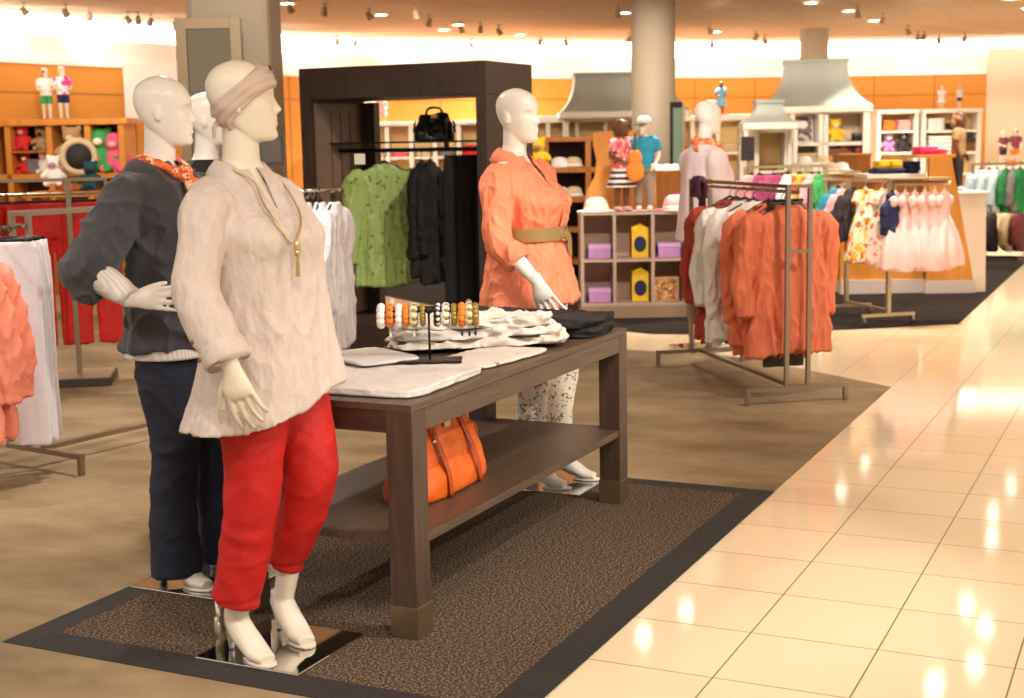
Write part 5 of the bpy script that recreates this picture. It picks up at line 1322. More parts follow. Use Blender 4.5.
# ================= grey cubby with two child mannequins
D1 = 12.5
def cubby():
    px0, px1 = 580, 686; c = (px0+px1)/2; root = fixture('cubby_shelf', 'low taupe six cubby shelf carrying child mannequins and hats', 'shelf unit', c, D1)
    W = wpx(px1-px0, D1); Hh = .965; dp = .42; tz = .025
    z0, z1, z2 = .11, .52, .94
    b = MB(); b.box((0, dp/2, .055), (W+.02, dp, .11)); b.obj('plinth', M['plinth'], root)
    b = MB(); b.box((0, dp-.01, .53), (W-.02, .02, .84)); b.obj('back_panel', M['cubby_back'], root)
    for z in (z0+.012, z1, z2): b = MB(); b.box((0, dp/2, z), (W, dp, tz)); b.obj('shelf_board', M['cubby_grey'], root, bevel=.002)
    for x in (-W/2+.015, -W/6-.012, W/6+.015, W/2-.015): b = MB(); b.box((x, dp/2, .53), (.03, dp-.004, .85)); b.obj('divider', M['cubby_grey'], root, bevel=.002)
    Mx = root.matrix_basis.copy(); Mx = Matrix.Translation(root.location) @ Matrix.Rotation(FACE, 4, 'Z'); P = lambda x, y, z: Mx @ V3((x, y, z))
    b1, b2 = z1+.0135, z0+.0255
    g = 'lilac boxes in the cubby'
    gift_box('lilac lidded box in the top left cubby', P(-.30, .18, b1), FACE, (.21, .2, .13), M['purple'], M['lilac_lid'], g)
    gift_box('lilac lidded box in the top right cubby', P(.33, .18, b1), FACE, (.21, .2, .13), M['purple'], M['lilac_lid'], g)
    gift_box('lilac lidded box in the bottom left cubby', P(-.30, .18, b2), FACE, (.21, .2, .13), M['purple'], M['lilac_lid'], g)
    carton('yellow toy carton in the top middle cubby', P(.07, .18, b1), FACE, (.15, .12, .31), M['yellow'], M['navy_plain'], 'yellow cartons in the cubby')
    carton('yellow toy carton in the bottom middle cubby', P(.07, .18, b2), FACE, (.15, .12, .31), M['yellow'], M['navy_plain'], 'yellow cartons in the cubby')
    root2 = thing('picture_box', 'tan printed box in the bottom right cubby', 'box', P(.30, .18, b2), FACE)
    b = MB(); b.box((0, 0, .11), (.24, .14, .22)); b.obj('body', M['tan'], root2, bevel=.004)
    b = MB(); b.box((0, -.071, .11), (.20, .004, .18)); b.obj('printed_front', M['box_print'], root2)
    t = z2+.0135
    hat_obj('white sun hat at left end of the cubby shelf', P(-.32, .16, t), FACE, 1.05, M['white'], 'hats on the cubby shelf')
    hat_obj('pink sun hat at right end of the cubby shelf', P(.40, .14, t), FACE, 1.15, M['lightpink'], 'hats on the cubby shelf')
    kid('brown girl mannequin in pink tee and striped skirt on cubby shelf', P(-.085, .2, t), FACE+R(30), .83, M['brown_kid'], 'a', tm=M['pink_print'], bottom='skirt', bm=M['stripes'], hair=M['brown'], shoes=M['lightpink'])
    kid('boy mannequin in teal tee and white cap on cubby shelf', P(.12, .2, t), FACE-R(10), .84, M['cream_kid'], 'b', tm=M['teal'], bottom='pants', bm=M['taupe'], hat=(M['white'], M['dark']), shoes=M['white'])
    o = thing('toy_guitar', 'orange toy guitar held between the two cubby mannequins', 'toy', P(.02, .02, t+.36), FACE)
    b = MB(); b.ball((0, .0, 0), (.085, .025, .10), 18, 10); b.ball((0, 0, .12), (.065, .024, .075), 18, 10); me = fuse(b, .012, 2, 'body'); link('body', me, M['orange'], o)
    b = MB(); b.box((0, -.005, .24), (.022, .016, .18)); b.obj('neck', M['brown'], o)
M['plinth'] = mat('tan_plinth', (150, 124, 98), .5); M['cubby_back'] = mat('warm_cubby_back', (200, 164, 138), .6); M['lilac_lid'] = mat('lilac_lid', (206, 160, 210), .55)
M['box_print'] = print_mat('box_print', (190, 140, 84), [(120, 80, 50), (226, 196, 130), (176, 84, 60)], 22)
cubby()

def wood_end():
    """curved honey wood back stand behind the cubby"""
    d = D1+.62; root = fixture('wood_stand', 'honey wood display stand with curved edge behind the cubby shelf', 'display stand', 650, d)
    s = lambda px: wpx(px-650, d); z = lambda py: zpx(650, py, d)
    poly = [(s(584), 0), (s(584), z(206)), (s(587), z(190)), (s(595), z(176)), (s(597), z(160)), (s(594), z(146)), (s(593), z(134)), (s(600), z(131)), (s(640), z(131)), (s(640), z(172)), (s(692), z(172)), (s(692), 0)]
    b = MB(); b.prism(poly, 0, .06); b.obj('back_board', M['orange_wood'], root)
    b = MB(); b.box2((s(656), .0, 0), (s(692), .45, z(172))); b.obj('side_block', M['mid_wood'], root, bevel=.004)
    Mx = Matrix.Translation(root.location) @ Matrix.Rotation(FACE, 4, 'Z')
    for i in range(3):
        hat_obj(['left white hat on the wood block beside the column', 'middle white hat on the wood block beside the column', 'right white hat on the wood block beside the column'][i], Mx @ V3((s(660+9*i), .2, z(172)+.001)), FACE, .5, M['white'], 'white hats on the wood block')
wood_end()

def wood_cabinet():
    d = 15.5; root = fixture('wood_cabinet', 'open honey wood cabinet behind the coral shirt mannequin', 'cabinet', 575, d)
    s = lambda px: wpx(px-575, d); z = lambda py: zpx(575, py, d)
    xs = (532, 546, 588, 606)
    b = MB(); b.box2((s(528), .5, 0), (s(612), .53, z(140))); b.obj('back_panel', M['dark_wood'], root)
    for x in xs: b = MB(); b.box2((s(x)-.03, 0, 0), (s(x)+.03, .5, z(140))); b.obj('upright', M['mid_wood'], root)
    for py in (139, 170, 200, 230, 262): b = MB(); b.box2((s(528), 0, z(py)-.03), (s(612), .5, z(py)+.02)); b.obj('shelf_board', M['mid_wood'], root)
    Mx = Matrix.Translation(root.location) @ Matrix.Rotation(FACE, 4, 'Z')
    for i, (px, py) in enumerate(((560, 170), (574, 170), (560, 200), (574, 200))):
        hat_obj(['left pale hat on upper shelf of the honey wood cabinet', 'right pale hat on upper shelf of the honey wood cabinet', 'left pale hat on lower shelf of the honey wood cabinet', 'right pale hat on lower shelf of the honey wood cabinet'][i], Mx @ V3((s(px), .2, z(py)+.022)), FACE, .95, M['beige'] if i % 2 else M['white'], 'hats in the honey wood cabinet')
    # yellow flowered bag by the coral mannequin's shoulder
    plush('yellow green plush toy left of the honey wood cabinet', Mx @ V3((s(537), -.25, z(160)-.1)), FACE, .36, M['yellow'], M['khaki'], 'plush toys')
    b = MB(); b.box2((s(530), -.4, 0), (s(544), -.1, z(160)-.102)); t = thing('pedestal', 'narrow dark pedestal under the yellow green plush toy', 'pedestal', root.location, FACE); b.obj('block', M['dark_wood'], t); b = MB(); b.box2((s(529), -.41, z(160)-.115), (s(545), -.09, z(160)-.102)); b.obj('top_board', M['mid_wood'], t)
M['dark_wood'] = wood_mat('dark_brown_wood', (66, 40, 22), (86, 54, 30), .5)
wood_cabinet()

# ================= long white wall shelving along the far wall
def wall_unit(label, px0, px1, d0, ytop, ybot, bays, shelves, light=True, wood=False, fill=0, seed=1, turn=0.0, name='ledge_shelf', top=.06):
    c = (px0+px1)/2; root = fixture(name, label, 'shelf unit', c, d0, turn=turn)
    W = wpx(px1-px0, d0); zt = zpx(c, ytop, d0); zb = zpx(c, ybot, d0) if ybot else 0.0; dp = .38
    mw = M['orange_wood'] if wood else M['white_paint']
    b = MB(); b.box((0, dp-.01, (zb+zt)/2), (W, .02, zt-zb)); b.obj('back_panel', M['shelf_back'] if not wood else M['mid_wood'], root)
    b = MB(); b.box((0, dp/2-.02, zt), (W+.06, dp+.06, top)); b.obj('cornice', mw, root, bevel=.01)
    for k in range(bays+1):
        x = -W/2+W*k/bays; b = MB(); b.box((x, dp/2, (zb+zt)/2), (.06, dp, zt-zb)); b.obj('upright', mw, root)
    zs = []
    for k in range(shelves):
        z = zb+(zt-zb)*(k)/shelves; zs.append(z); b = MB(); b.box((0, dp/2, z+.02), (W, dp-.01, .035)); b.obj('shelf_board', mw, root)
    return root, W, zt, zs, Matrix.Translation(root.location) @ Matrix.Rotation(FACE+turn, 4, 'Z')
M['shelf_back'] = mat('warm_shelf_back', (242, 206, 140), .6)

CL = ['white', 'pink', 'beige', 'grey', 'lightpink', 'dark', 'orange', 'yellow', 'light_blue', 'purple', 'red_plain', 'navy_plain', 'taupe', 'khaki']
COLN = dict(white='white', pink='pink', beige='beige', grey='grey', lightpink='pale pink', dark='black', orange='orange', yellow='yellow', light_blue='pale blue', purple='lilac', red_plain='red', navy_plain='navy', taupe='taupe', khaki='khaki')
ORD = ['first', 'second', 'third', 'fourth', 'fifth', 'sixth', 'seventh', 'eighth', 'ninth', 'tenth']
def fill_unit(tag_, W, zs, Mx, bays, rz, seed, rows, group):
    rnd = random.Random(seed); rown = {1: ['only'], 2: ['lower', 'upper'], 3: ['lowest', 'middle', 'top'], 4: ['lowest', 'second', 'third', 'top']}[len(rows)]
    for ri, r in enumerate(rows):
        for k in range(bays):
            x = -W/2+W*(k+.5)/bays; c = CL[rnd.randrange(len(CL))]; n = rnd.choice((2, 3, 4, 5)); bw = min(.34, W/bays*.72)
            side = ORD[k] if bays > 1 else 'only'
            stack(f'{COLN[c]} folded pile, {side} from left, {rown[ri]} row of {tag_}', Mx @ V3((x, .16, zs[r]+.039)), rz, bw, .26, n, M[c], group, .03, seed=seed+k)

u, W, zt, zs, Mx = wall_unit('white wall shelving seen through the dark arch', 340, 482, 20.2, 124, 300, 6, 5, fill=1)
fill_unit('shelving behind the arch', W, zs, Mx, 6, FACE, 3, [1, 2, 3, 4], 'folded clothes behind the arch')
K2 = dict(group='small child mannequins on the far wall ledge')
kid('small white clad child mannequin left on ledge behind the arch', Mx @ V3((wpx(371-411, 20.2), .1, zt+.031)), FACE, .40, M['cream_kid'], 'a', tm=M['white'], bm=M['brown'], **K2)
kid('small pale pink child mannequin right on ledge behind the arch', Mx @ V3((wpx(384-411, 20.2), .1, zt+.031)), FACE, .37, M['cream_kid'], 'b', tm=M['lightpink'], bm=M['lightpink'], bottom='skirt', **K2)
u, W, zt, zs, Mx = wall_unit('white wall shelving under the left grey hood', 520, 634, 20.6, 119, 300, 4, 4, top=.10)
fill_unit('shelving under the left hood', W, zs, Mx, 4, FACE, 8, [3], 'folded clothes under the left hood')
u, W, zt, zs, Mx = wall_unit('white wall shelving right of the round column', 668, 768, 21.4, 118, 300, 4, 5, top=.09)
fill_unit('shelving right of the column', W, zs, Mx, 4, FACE, 12, [2, 3, 4], 'folded clothes right of the column')
kid('small child mannequin in light blue on ledge above the lilac top', Mx @ V3((wpx(722-718, 21.4), .1, zt+.046)), FACE, .50, M['brown_kid'], 'a', tm=M['light_blue'], bm=M['light_blue'], bottom='skirt', **K2)
plush('small pale plush toy beside light blue child mannequin on ledge', Mx @ V3((wpx(712-718, 21.4), .1, zt+.046)), FACE, .22, M['white'], M['lightpink'], 'plush toys')
# white cabinets to the right
u, W, zt, zs, Mx = wall_unit('left white cabinet with lit shelves right of the large hood', 879, 916, 21.5, 112, 176, 1, 3, name='white_cabinet')
b = MB(); b.box((0, .05, (zs[1]+zs[2])/2+.02), (W-.1, .30, .02)); 
for i, (x, r, c) in enumerate(((-.10, 2, 'orange'), (.12, 2, 'lightpink'))): stack(['orange folded clothes on top shelf of left white cabinet', 'pink folded clothes on top shelf of left white cabinet'][i], Mx @ V3((x, .16, zs[2]+.039)), FACE, .2, .26, 5, M[c], 'folded clothes in white cabinets', .03)
plush('lilac plush toy on middle shelf of left white cabinet', Mx @ V3((-.11, .12, zs[1]+.039)), FACE, .30, M['purple'], M['white'], 'plush toys in the white cabinets')
plush('black plush toy on middle shelf of left white cabinet', Mx @ V3((.11, .12, zs[1]+.039)), FACE, .32, M['dark'], M['grey'], 'plush toys in the white cabinets')
u, W, zt, zs, Mx = wall_unit('right white cabinet with lit shelves before the orange wall', 924, 979, 21.5, 111, 176, 1, 3, name='white_cabinet')
stack('white folded clothes on top shelf of right white cabinet', Mx @ V3((-.22, .16, zs[2]+.039)), FACE, .26, .26, 6, M['white'], 'folded clothes in white cabinets', .03)
gift_box('dark small box on top shelf of right white cabinet', Mx @ V3((.10, .16, zs[2]+.039)), FACE, (.24, .2, .10), M['dark'], M['dark'], 'boxes in the white cabinets')
stack('rounded white bundle on middle shelf of right white cabinet', Mx @ V3((-.08, .16, zs[1]+.039)), FACE, .50, .28, 4, M['white'], 'folded clothes in white cabinets', .06)
gift_box('brown box on middle shelf of right white cabinet', Mx @ V3((.30, .16, zs[1]+.039)), FACE, (.2, .2, .2), M['brown'], M['dark'], 'boxes in the white cabinets')
kid('small white clad child mannequin on top of right white cabinet', Mx @ V3((wpx(942-951, 21.5), .1, zt+.031)), FACE, .36, M['cream_kid'], 'a', tm=M['white'], bm=M['white'], bottom='skirt', **K2)
kid('small child mannequin in white and navy on right white cabinet', Mx @ V3((wpx(960-951, 21.5), .1, zt+.031)), FACE+R(30), .37, M['cream_kid'], 'b', tm=M['white'], bm=M['navy_plain'], **K2)

# ================= grey hoods
def hood(label, px, d, half_top, half_bot, y0, y1, turn, ledge=True):
    root = fixture('canopy_hood', label, 'hood', px, d, turn=turn)
    zt, zb = zpx(px, y0, d), zpx(px, y1, d); a, c = wpx(half_top, d), wpx(half_bot, d)
    secs = []
    for i in range(21):
        t = i/20; k = a+(c-a)*(t**3.0*.86+.14*t); dp = k*.62
        secs.append([V3((x*k, y*dp, zt+(zb-zt)*t)) for x, y in ((-1, -1), (1, -1), (1, 1), (-1, 1))])
    b = MB(); b.loft(secs); b.obj('bell', M['hood'], root, smooth=False)
    b = MB(); b.box((0, 0, zt+.025), (2*a+.04, 2*a*.62+.04, .05)); b.obj('cap', M['hood'], root, bevel=.004)
    b = MB(); b.box((0, 0, zb-.045), (2*c+.03, 2*c*.62+.03, .09)); b.obj('rim', M['white_paint'], root, bevel=.01)
    return root, zb
r1, zb1 = hood('left grey bell shaped hood half hidden by the round column', 622, 20.6, 47, 62, 77, 112, 0)
for s in (-1, 1):
    b = MB(); b.box((s*.82, 0, zb1/2-.05), (.07, .45, zb1-.1)); b.obj('support', M['white_paint'], r1)
r2, zb2 = hood('large grey bell shaped hood around the far slim column', 814, 20.4, 30, 53, 64, 107, R(-10))
for x in (-.70, .70):
    for y in (-.40, .40):
        b = MB(); b.box((x, y, zb2/2-.05), (.09, .09, zb2-.1)); b.obj('post', M['white_paint'], r2, bevel=.004)
r3, zb3 = hood('small grey hood over the white cupboard left of the kiosk', 768, 19.0, 13, 26, 104, 123, 0)
for x in (-.33, .33):
    for y in (-.19, .19):
        b = MB(); b.box((x, y, zb3/2-.05), (.05, .05, zb3-.1)); b.obj('post', M['white_paint'], r3, bevel=.003)
def kiosk():
    d = 20.0; root = fixture('display_kiosk', 'white kiosk shelving under the large grey hood', 'shelf unit', 814, d)
    s = lambda px: wpx(px-814, d); z = lambda py: zpx(814, py, d)
    for px in (793, 821, 826, 868): b = MB(); b.box2((s(px)-.03, 0, 0), (s(px)+.03, .5, z(112))); b.obj('upright', M['white_paint'], root)
    for py in (112, 144, 172): b = MB(); b.box2((s(791), 0, z(py)-.03), (s(870), .5, z(py)+.02)); b.obj('shelf_board', M['white_paint'], root)
    b = MB(); b.box2((s(791), .48, 0), (s(870), .5, z(112))); b.obj('back_panel', M['cream_back'], root)
    Mx = Matrix.Translation(root.location) @ Matrix.Rotation(FACE, 4, 'Z'); P = lambda px, py, y=.2: Mx @ V3((s(px), y, z(py)+.022))
    t = thing('picture', 'framed dark picture with white flower on kiosk upper shelf', 'picture', P(807, 144, .3), FACE)
    b = MB(); b.box((0, 0, .19), (.30, .03, .38)); b.obj('frame', M['white_paint'], t, bevel=.004)
    b = MB(); b.box((0, -.017, .19), (.26, .006, .34)); b.obj('print', M['pic_print'], t)
    b = MB(); b.ball((0, -.022, .25), (.07, .006, .06), 14, 8); b.obj('flower', M['white'], t, smooth=True)
    plush('plush toy with yellow head on kiosk right upper shelf', P(838, 144), FACE, .34, M['yellow'], M['white'], 'plush toys')
    gift_box('brown box under the yellow plush toy of the kiosk', P(836, 172), FACE, (.34, .3, .3), M['mid_brown'], M['brown'], 'boxes on the kiosk')
    gift_box('dark red box right of the brown box on the kiosk', P(849, 172, .25), FACE, (.16, .2, .4), M['red_dk'], M['red_dk'], 'boxes on the kiosk')
    plush('plush toy in blue with red head on the kiosk', P(860, 172), FACE, .40, M['teal_dark'], M['red_plain'], 'plush toys')
    stack('pale folded clothes on the lower kiosk shelf', P(807, 172), FACE, .34, .3, 6, M['beige'], 'folded clothes on the kiosk', .04)
    gift_box('small dark box at right end of kiosk upper shelf', P(861, 144), FACE, (.16, .2, .12), M['dark'], M['grey'], 'boxes on the kiosk')
M['cream_back'] = mat('cream_back', (240, 214, 186), .6); M['pic_print'] = print_mat('grey_picture', (120, 104, 104), [(60, 50, 54), (214, 206, 204)], 9); M['mid_brown'] = mat('tan_card', (188, 132, 80), .6); M['red_dk'] = mat('dark_red_card', (150, 52, 40), .6)
kiosk()
def slate():
    p = at(747.5, 162, 17.5); root = thing('sign_board', 'grey slate sign board on a thin pole left of the kiosk', 'sign', (p.x, p.y, .004), FACE); z = lambda y: zpx(747.5, y, 17.5)
    b = MB(); b.box((0, 0, (z(137)+z(161))/2), (.165, .02, z(137)-z(161))); b.obj('board', M['slate'], root, bevel=.002)
    b = MB(); b.tube([(0, .012, .02), (0, .012, z(140))], .010, 10); b.lathe([(.004, 0), (.13, 0), (.13, .012), (.02, .03), (.004, .03)], n=20); b.obj('pole', M['steel'], root)
slate()
# cabinet with handles left of the kiosk
u, W, zt, zs, Mx = wall_unit('white cupboard with dark shelf pieces left of the kiosk', 757, 787, 19.35, 131, 300, 1, 4, name='white_cabinet')
for i, (r, c) in enumerate(((3, 'brown'), (2, 'dark'))): gift_box(['brown box on top shelf of the white cupboard', 'dark box on second shelf of the white cupboard'][i], Mx @ V3((-.02, .18, zs[r]+.039)), FACE, (.26, .22, .09), M[c], M[c], 'boxes in the white cupboard')

# ================= left wall of cubbies
def left_cubbies():
    d = 15.6; turn = -R(4); px0, px1 = -34, 125
    c = (px0+px1)/2; root = fixture('toy_cubbies', 'honey wood toy cubbies along the left wall', 'shelf unit', c, d, turn=turn)
    s = lambda px: wpx(px-c, d); z = lambda py: zpx(40, py, d); dp = .42
    b = MB(); b.box2((s(px0), dp-.03, 0), (s(px1), dp, z(124))); b.obj('back_panel', M['dark_wood'], root)
    b = MB(); b.box2((s(px0)-.05, -.03, z(126)), (s(px1)+.05, dp, z(120))); b.obj('top_ledge', M['orange_wood'], root, bevel=.006)
    for px in (px0+2, 7, 49, 88, 122): b = MB(); b.box2((s(px)-.032, 0, 0), (s(px)+.032, dp-.02, z(125))); b.obj('upright', M['orange_wood'], root)
    for py in (177, 215): b = MB(); b.box2((s(px0), 0, z(py)-.03), (s(px1), dp-.02, z(py)+.03)); b.obj('shelf_board', M['orange_wood'], root)
    b = MB(); b.box2((s(px0), .01, 0), (s(px1), .05, z(215))); b.obj('kick_panel', M['mid_wood'], root)
    Mx = Matrix.Translation(root.location) @ Matrix.Rotation(FACE+turn, 4, 'Z'); zb = z(177)+.032; P = lambda px, y=.16, dz=0: Mx @ V3((s(px), y, zb+dz))
    g = 'toys in the left wall cubbies'
    b = MB(); b.box2((s(9), 0, z(152)-.012), (s(47), dp-.03, z(152)+.012)); b.box2((s(51), .1, z(160)-.012), (s(60), dp-.03, z(160)+.012)); b.obj('inner_shelf', M['mid_wood'], root)
    z2 = z(152)-zb+.014
    for lb, px, h, m, m2, dz in (('red plush toy on upper shelf of the first left cubby', 17, .30, 'red_plain', 'lightpink', z2), ('beige plush toy on upper shelf of the first left cubby', 36, .26, 'khaki', 'dark', z2), ('red and white plush toy low in the first left cubby', 18, .24, 'red_plain', 'white', 0),
                               ('white plush toy low in the first left cubby', 38, .27, 'white', 'lightpink', 0), ('brown plush toy in the dark middle left cubby', 72, .44, 'brown', 'beige', .0), ('green plush toy high in the third left cubby', 96, .5, 'green', 'white', .0),
                               ('pink plush toy in the third left cubby', 110, .45, 'pink', 'lightpink', .0), ('small pink plush toy at left of middle cubby', 56, .28, 'lightpink', 'purple', .0)):
        plush(lb, P(px, .15, dz), FACE, h, M[m], M[m2], g)
    for i, (px, c1) in enumerate(((27, 'grey'), (103, 'red_plain'), (115, 'purple'))): gift_box(['grey box in the first left cubby', 'red box in the third left cubby', 'lilac box in the third left cubby'][i], P(px, .14), FACE, (.12, .14, .16), M[c1], M[c1], 'boxes in the left wall cubbies')
    zt = z(120)+.002
    k = dict(group='child mannequins on the left wall ledge')
    kid('dark haired child mannequin in white top and green shorts on left ledge', Mx @ V3((s(45), .12, zt)), FACE+R(20), .57, M['cream_kid'], 'a', tm=M['white'], bm=M['green'], hair=M['brown'], **k)
    kid('blond child mannequin in pink top and navy shorts on left ledge', Mx @ V3((s(62), .12, zt)), FACE+R(30), .585, M['cream_kid'], 'a', tm=M['pink_white'], bm=M['navy_plain'], hair=M['beige'], **k)
    # round wreath shaped toy and a bear in front
    q = at(80, 176, 14.4); t = thing('ring_toy', 'cream ring shaped plush wheel standing before the left cubbies', 'toy', (q.x, q.y, q.z), FACE+R(10))
    b = MB(); n = 28; b.v = []; 
    secs = [[V3(((.16+.035*cos(a))*cos(2*pi*i/n), .035*sin(a), .195+(.16+.035*cos(a))*sin(2*pi*i/n))) for a in [2*pi*j/10 for j in range(10)]] for i in range(n+1)]
    b.loft(secs, False); b.obj('ring', M['beige'], t, smooth=True)
    b = MB(); b.lathe([(.004, -.02), (.125, -.02), (.125, .02), (.004, .02)], n=28); b.v = [Matrix.Translation((0, 0, .195)) @ Matrix.Rotation(pi/2, 4, 'X') @ p for p in b.v]; b.obj('disc', M['dark'], t, smooth=True)
    plush('tan plush bear beside the cream ring wheel', at(74, 165, 14.6), FACE, .4, M['khaki'], M['beige'], g)
    plush('teal plush toy low beside the jacket mannequin shoulder', at(92, 190, 14.4), FACE, .3, M['teal_dark'], M['dark'], g)
    plush('white pink plush toy low in front of the left cubbies', at(56, 186, 14.5), FACE, .32, M['white'], M['purple'], g)
    zt2 = min(at(92, 190, 14.4).z, at(56, 186, 14.5).z)
    tb = at(75, 180, 14.55); t = thing('display_table', 'honey wood toy table in front of the left wall cubbies', 'table', (tb.x, tb.y, .004), FACE)
    z1 = at(80, 176, 14.4).z; za = at(92, 190, 14.4).z
    b = MB(); b.box((0, .10, z1-.03), (.34, .34, .05)); b.obj('riser_top', M['mid_wood'], t); b = MB(); b.box((0, .1, (z1-.06+za)/2), (.30, .30, z1-za-.06)); b.obj('riser', M['mid_wood'], t)
    b = MB(); b.box((0, .0, za-.04), (.9, .6, .05)); b.obj('tabletop', M['orange_wood'], t)
    for sx in (-1, 1):
        for sy in (-1, 1): b = MB(); b.box((sx*.4, sy*.25, (za-.06)/2), (.06, .06, za-.066)); b.obj('leg', M['orange_wood'], t)
M['pink_white'] = print_mat('pink_white_tee', (246, 236, 236), [(236, 60, 150)], 9, cover=.5)
left_cubbies()
p = at(152, 92, 16.9); t = thing('display_board', 'white square display board on the left wall beside orange boards', 'board', p, FACE)
b = MB(); b.box((0, 0, 0), (wpx(54, 16.9), .05, wpx(56, 16.9))); b.obj('board', M['white_paint'], t, bevel=.004)
b = MB(); b.box((0, -.006, -.0), (wpx(47, 16.9), .045, wpx(49, 16.9))); b.obj('face', M['cream_back2'] if 'cream_back2' in M else M['white_paint'], t)

# ================= mirror and panel on the near column, mirror by the round column
def column_mirror():
    d = 10.05; c = at(211, 85, d); root = thing('mirror', 'tall taupe framed mirror leaning on the square left column', 'mirror', (c.x, c.y, 0), FACE)
    zt, zb = zpx(211, 18, d), .35; w = wpx(64, d); f = .075
    for sx in (-1, 1): b = MB(); b.box((sx*(w/2-f/2), 0, (zt+zb)/2), (f, .05, zt-zb)); b.obj('frame', M['frame_taupe'], root, bevel=.004)
    for zz in (zt-f/2, zb+f/2): b = MB(); b.box((0, 0, zz), (w-2*f, .05, f)); b.obj('frame', M['frame_taupe'], root, bevel=.004)
    b = MB(); b.box((0, .008, (zt+zb)/2), (w-2*f, .02, zt-zb-2*f)); b.obj('glass', M['mirror'], root)
    root.location = (c.x, c.y, 0); 
    for sx in (-1, 1): b = MB(); b.box((sx*(w/2-f/2), 0, zb/2+.004), (f, .05, zb)); b.obj('foot', M['frame_taupe'], root)
column_mirror()
c = at(271, 150, 10.27); t = thing('notice_plate', 'small dark grey plate on the square left column', 'plate', c, FACE)
b = MB(); b.box((0, 0, 0), (wpx(24, 10.2), .02, wpx(28, 10.2))); b.obj('plate', M['slate2'] if 'slate2' in M else M['slate'], t, bevel=.003)
b = MB(); b.box((0, -.008, 0), (wpx(20, 10.2), .012, wpx(24, 10.2))); b.obj('face', M['grey'], t)
def pillar_mirror():
    d = 15.4; c = at(677.5, 130, d); root = thing('mirror', 'narrow dark framed mirror on the right side of the round column', 'mirror', (c.x, c.y, 0), FACE)
    zt = zpx(677, 102, d); w = wpx(12, d)
    b = MB(); b.box((-w/2, 0, zt/2), (.03, .05, zt)); b.obj('frame', M['dark_metal'], root); b = MB(); b.box((w/2, 0, zt/2), (.03, .05, zt)); b.obj('frame', M['frame_taupe'], root)
    b = MB(); b.box((0, 0, zt-.03), (w-.03, .05, .06)); b.obj('frame', M['dark_metal'], root)
    b = MB(); b.box((0, .005, zt/2-.03), (w-.03, .02, zt-.07)); b.obj('glass', M['green_glass'], root)
pillar_mirror()

# ================= wooden gondola at the right and what stands by it
def gondola():
    d = 14.0; root = fixture('gondola', 'honey wood gondola with slanted end panel behind the pink dresses', 'display stand', 940, d)
    s = lambda px: wpx(px-940, d); z = lambda py: zpx(940, py, d)
    zt = z(158)
    b = MB(); b.prism([(s(930), .13), (s(977), .13), (s(952), zt), (s(930), zt)], .0, .05); b.obj('end_panel', M['honey'], root)
    b = MB(); b.box2((s(929), -.01, 0), (s(979), .06, .13)); b.obj('plinth', M['plinth_white'], root)
    b = MB(); b.box2((s(846), .08, 0), (s(930), .7, .14)); b.obj('plinth', M['plinth_white'], root)
    b = MB(); b.box2((s(846), .12, .14), (s(930), .66, z(240))); b.obj('lower_panel', M['honey'], root)
    b = MB(); b.box2((s(880), .2, z(240)), (s(930), .6, z(178))); b.obj('upper_case', M['mid_wood'], root)
    b = MB(); b.box2((s(872), .12, z(178)), (s(930), .7, z(174))); b.obj('shelf', M['white_paint'], root)
    b = MB(); b.box2((s(918), .05, zt), (s(958), .6, zt+.03)); b.obj('top_board', M['honey'], root, bevel=.003)
    # white side case
    b = MB(); b.prism([(s(962)+.02, 0), (s(992), 0), (s(990), z(195)), (s(962), z(195))], .07, .55); b.obj('side_case', M['white_panel'], root)
    b = MB(); b.box2((s(960), .05, z(195)), (s(992), .57, z(193))); b.obj('case_top', M['white_paint'], root)
    Mx = Matrix.Translation(root.location) @ Matrix.Rotation(FACE, 4, 'Z')
    g = 'folded clothes on the gondola'
    for i, (px, c) in enumerate(((891, 'yellow'), (904, 'yellow'))):
        stack(['left yellow folded pile on the gondola shelf', 'right yellow folded pile on the gondola shelf'][i], Mx @ V3((s(px), .35, z(174)+.055)), FACE, .13, .26, 3, M[c], g, .026)
    stack('navy folded pile under the yellow ones on gondola shelf', Mx @ V3((s(897), .35, z(174)+.001)), FACE, .32, .30, 2, M['navy_plain'], g, .026)
    stack('navy folded pile on right of the gondola shelf', Mx @ V3((s(922), .35, z(174)+.001)), FACE, .13, .30, 4, M['navy_plain'], g, .03)
    stack('bright pink folded pile on top of the gondola', Mx @ V3((s(934), .3, zt+.031)), FACE, .20, .3, 3, M['hot_pink'], g, .026)
    stack('light pink folded pile on top of the gondola', Mx @ V3((s(949), .3, zt+.031)), FACE, .10, .3, 2, M['pink'], g, .026)
    kid('child mannequin in beige hooded coat on white case of gondola', Mx @ V3((s(968), .3, z(193)+.002)), FACE+R(60), .80, M['brown_kid'], 'c', tm=M['khaki'], bottom='pants', bm=M['dark'], hair=M['khaki'], shoes=M['white'])
M['honey'] = wood_mat('honey_wood', (196, 124, 40), (212, 140, 54), .45, (6, 6, .8)); M['plinth_white'] = mat('pale_plinth', (206, 188, 176), .5); M['white_panel'] = mat('pearly_panel', (222, 202, 180), .4)
gondola()

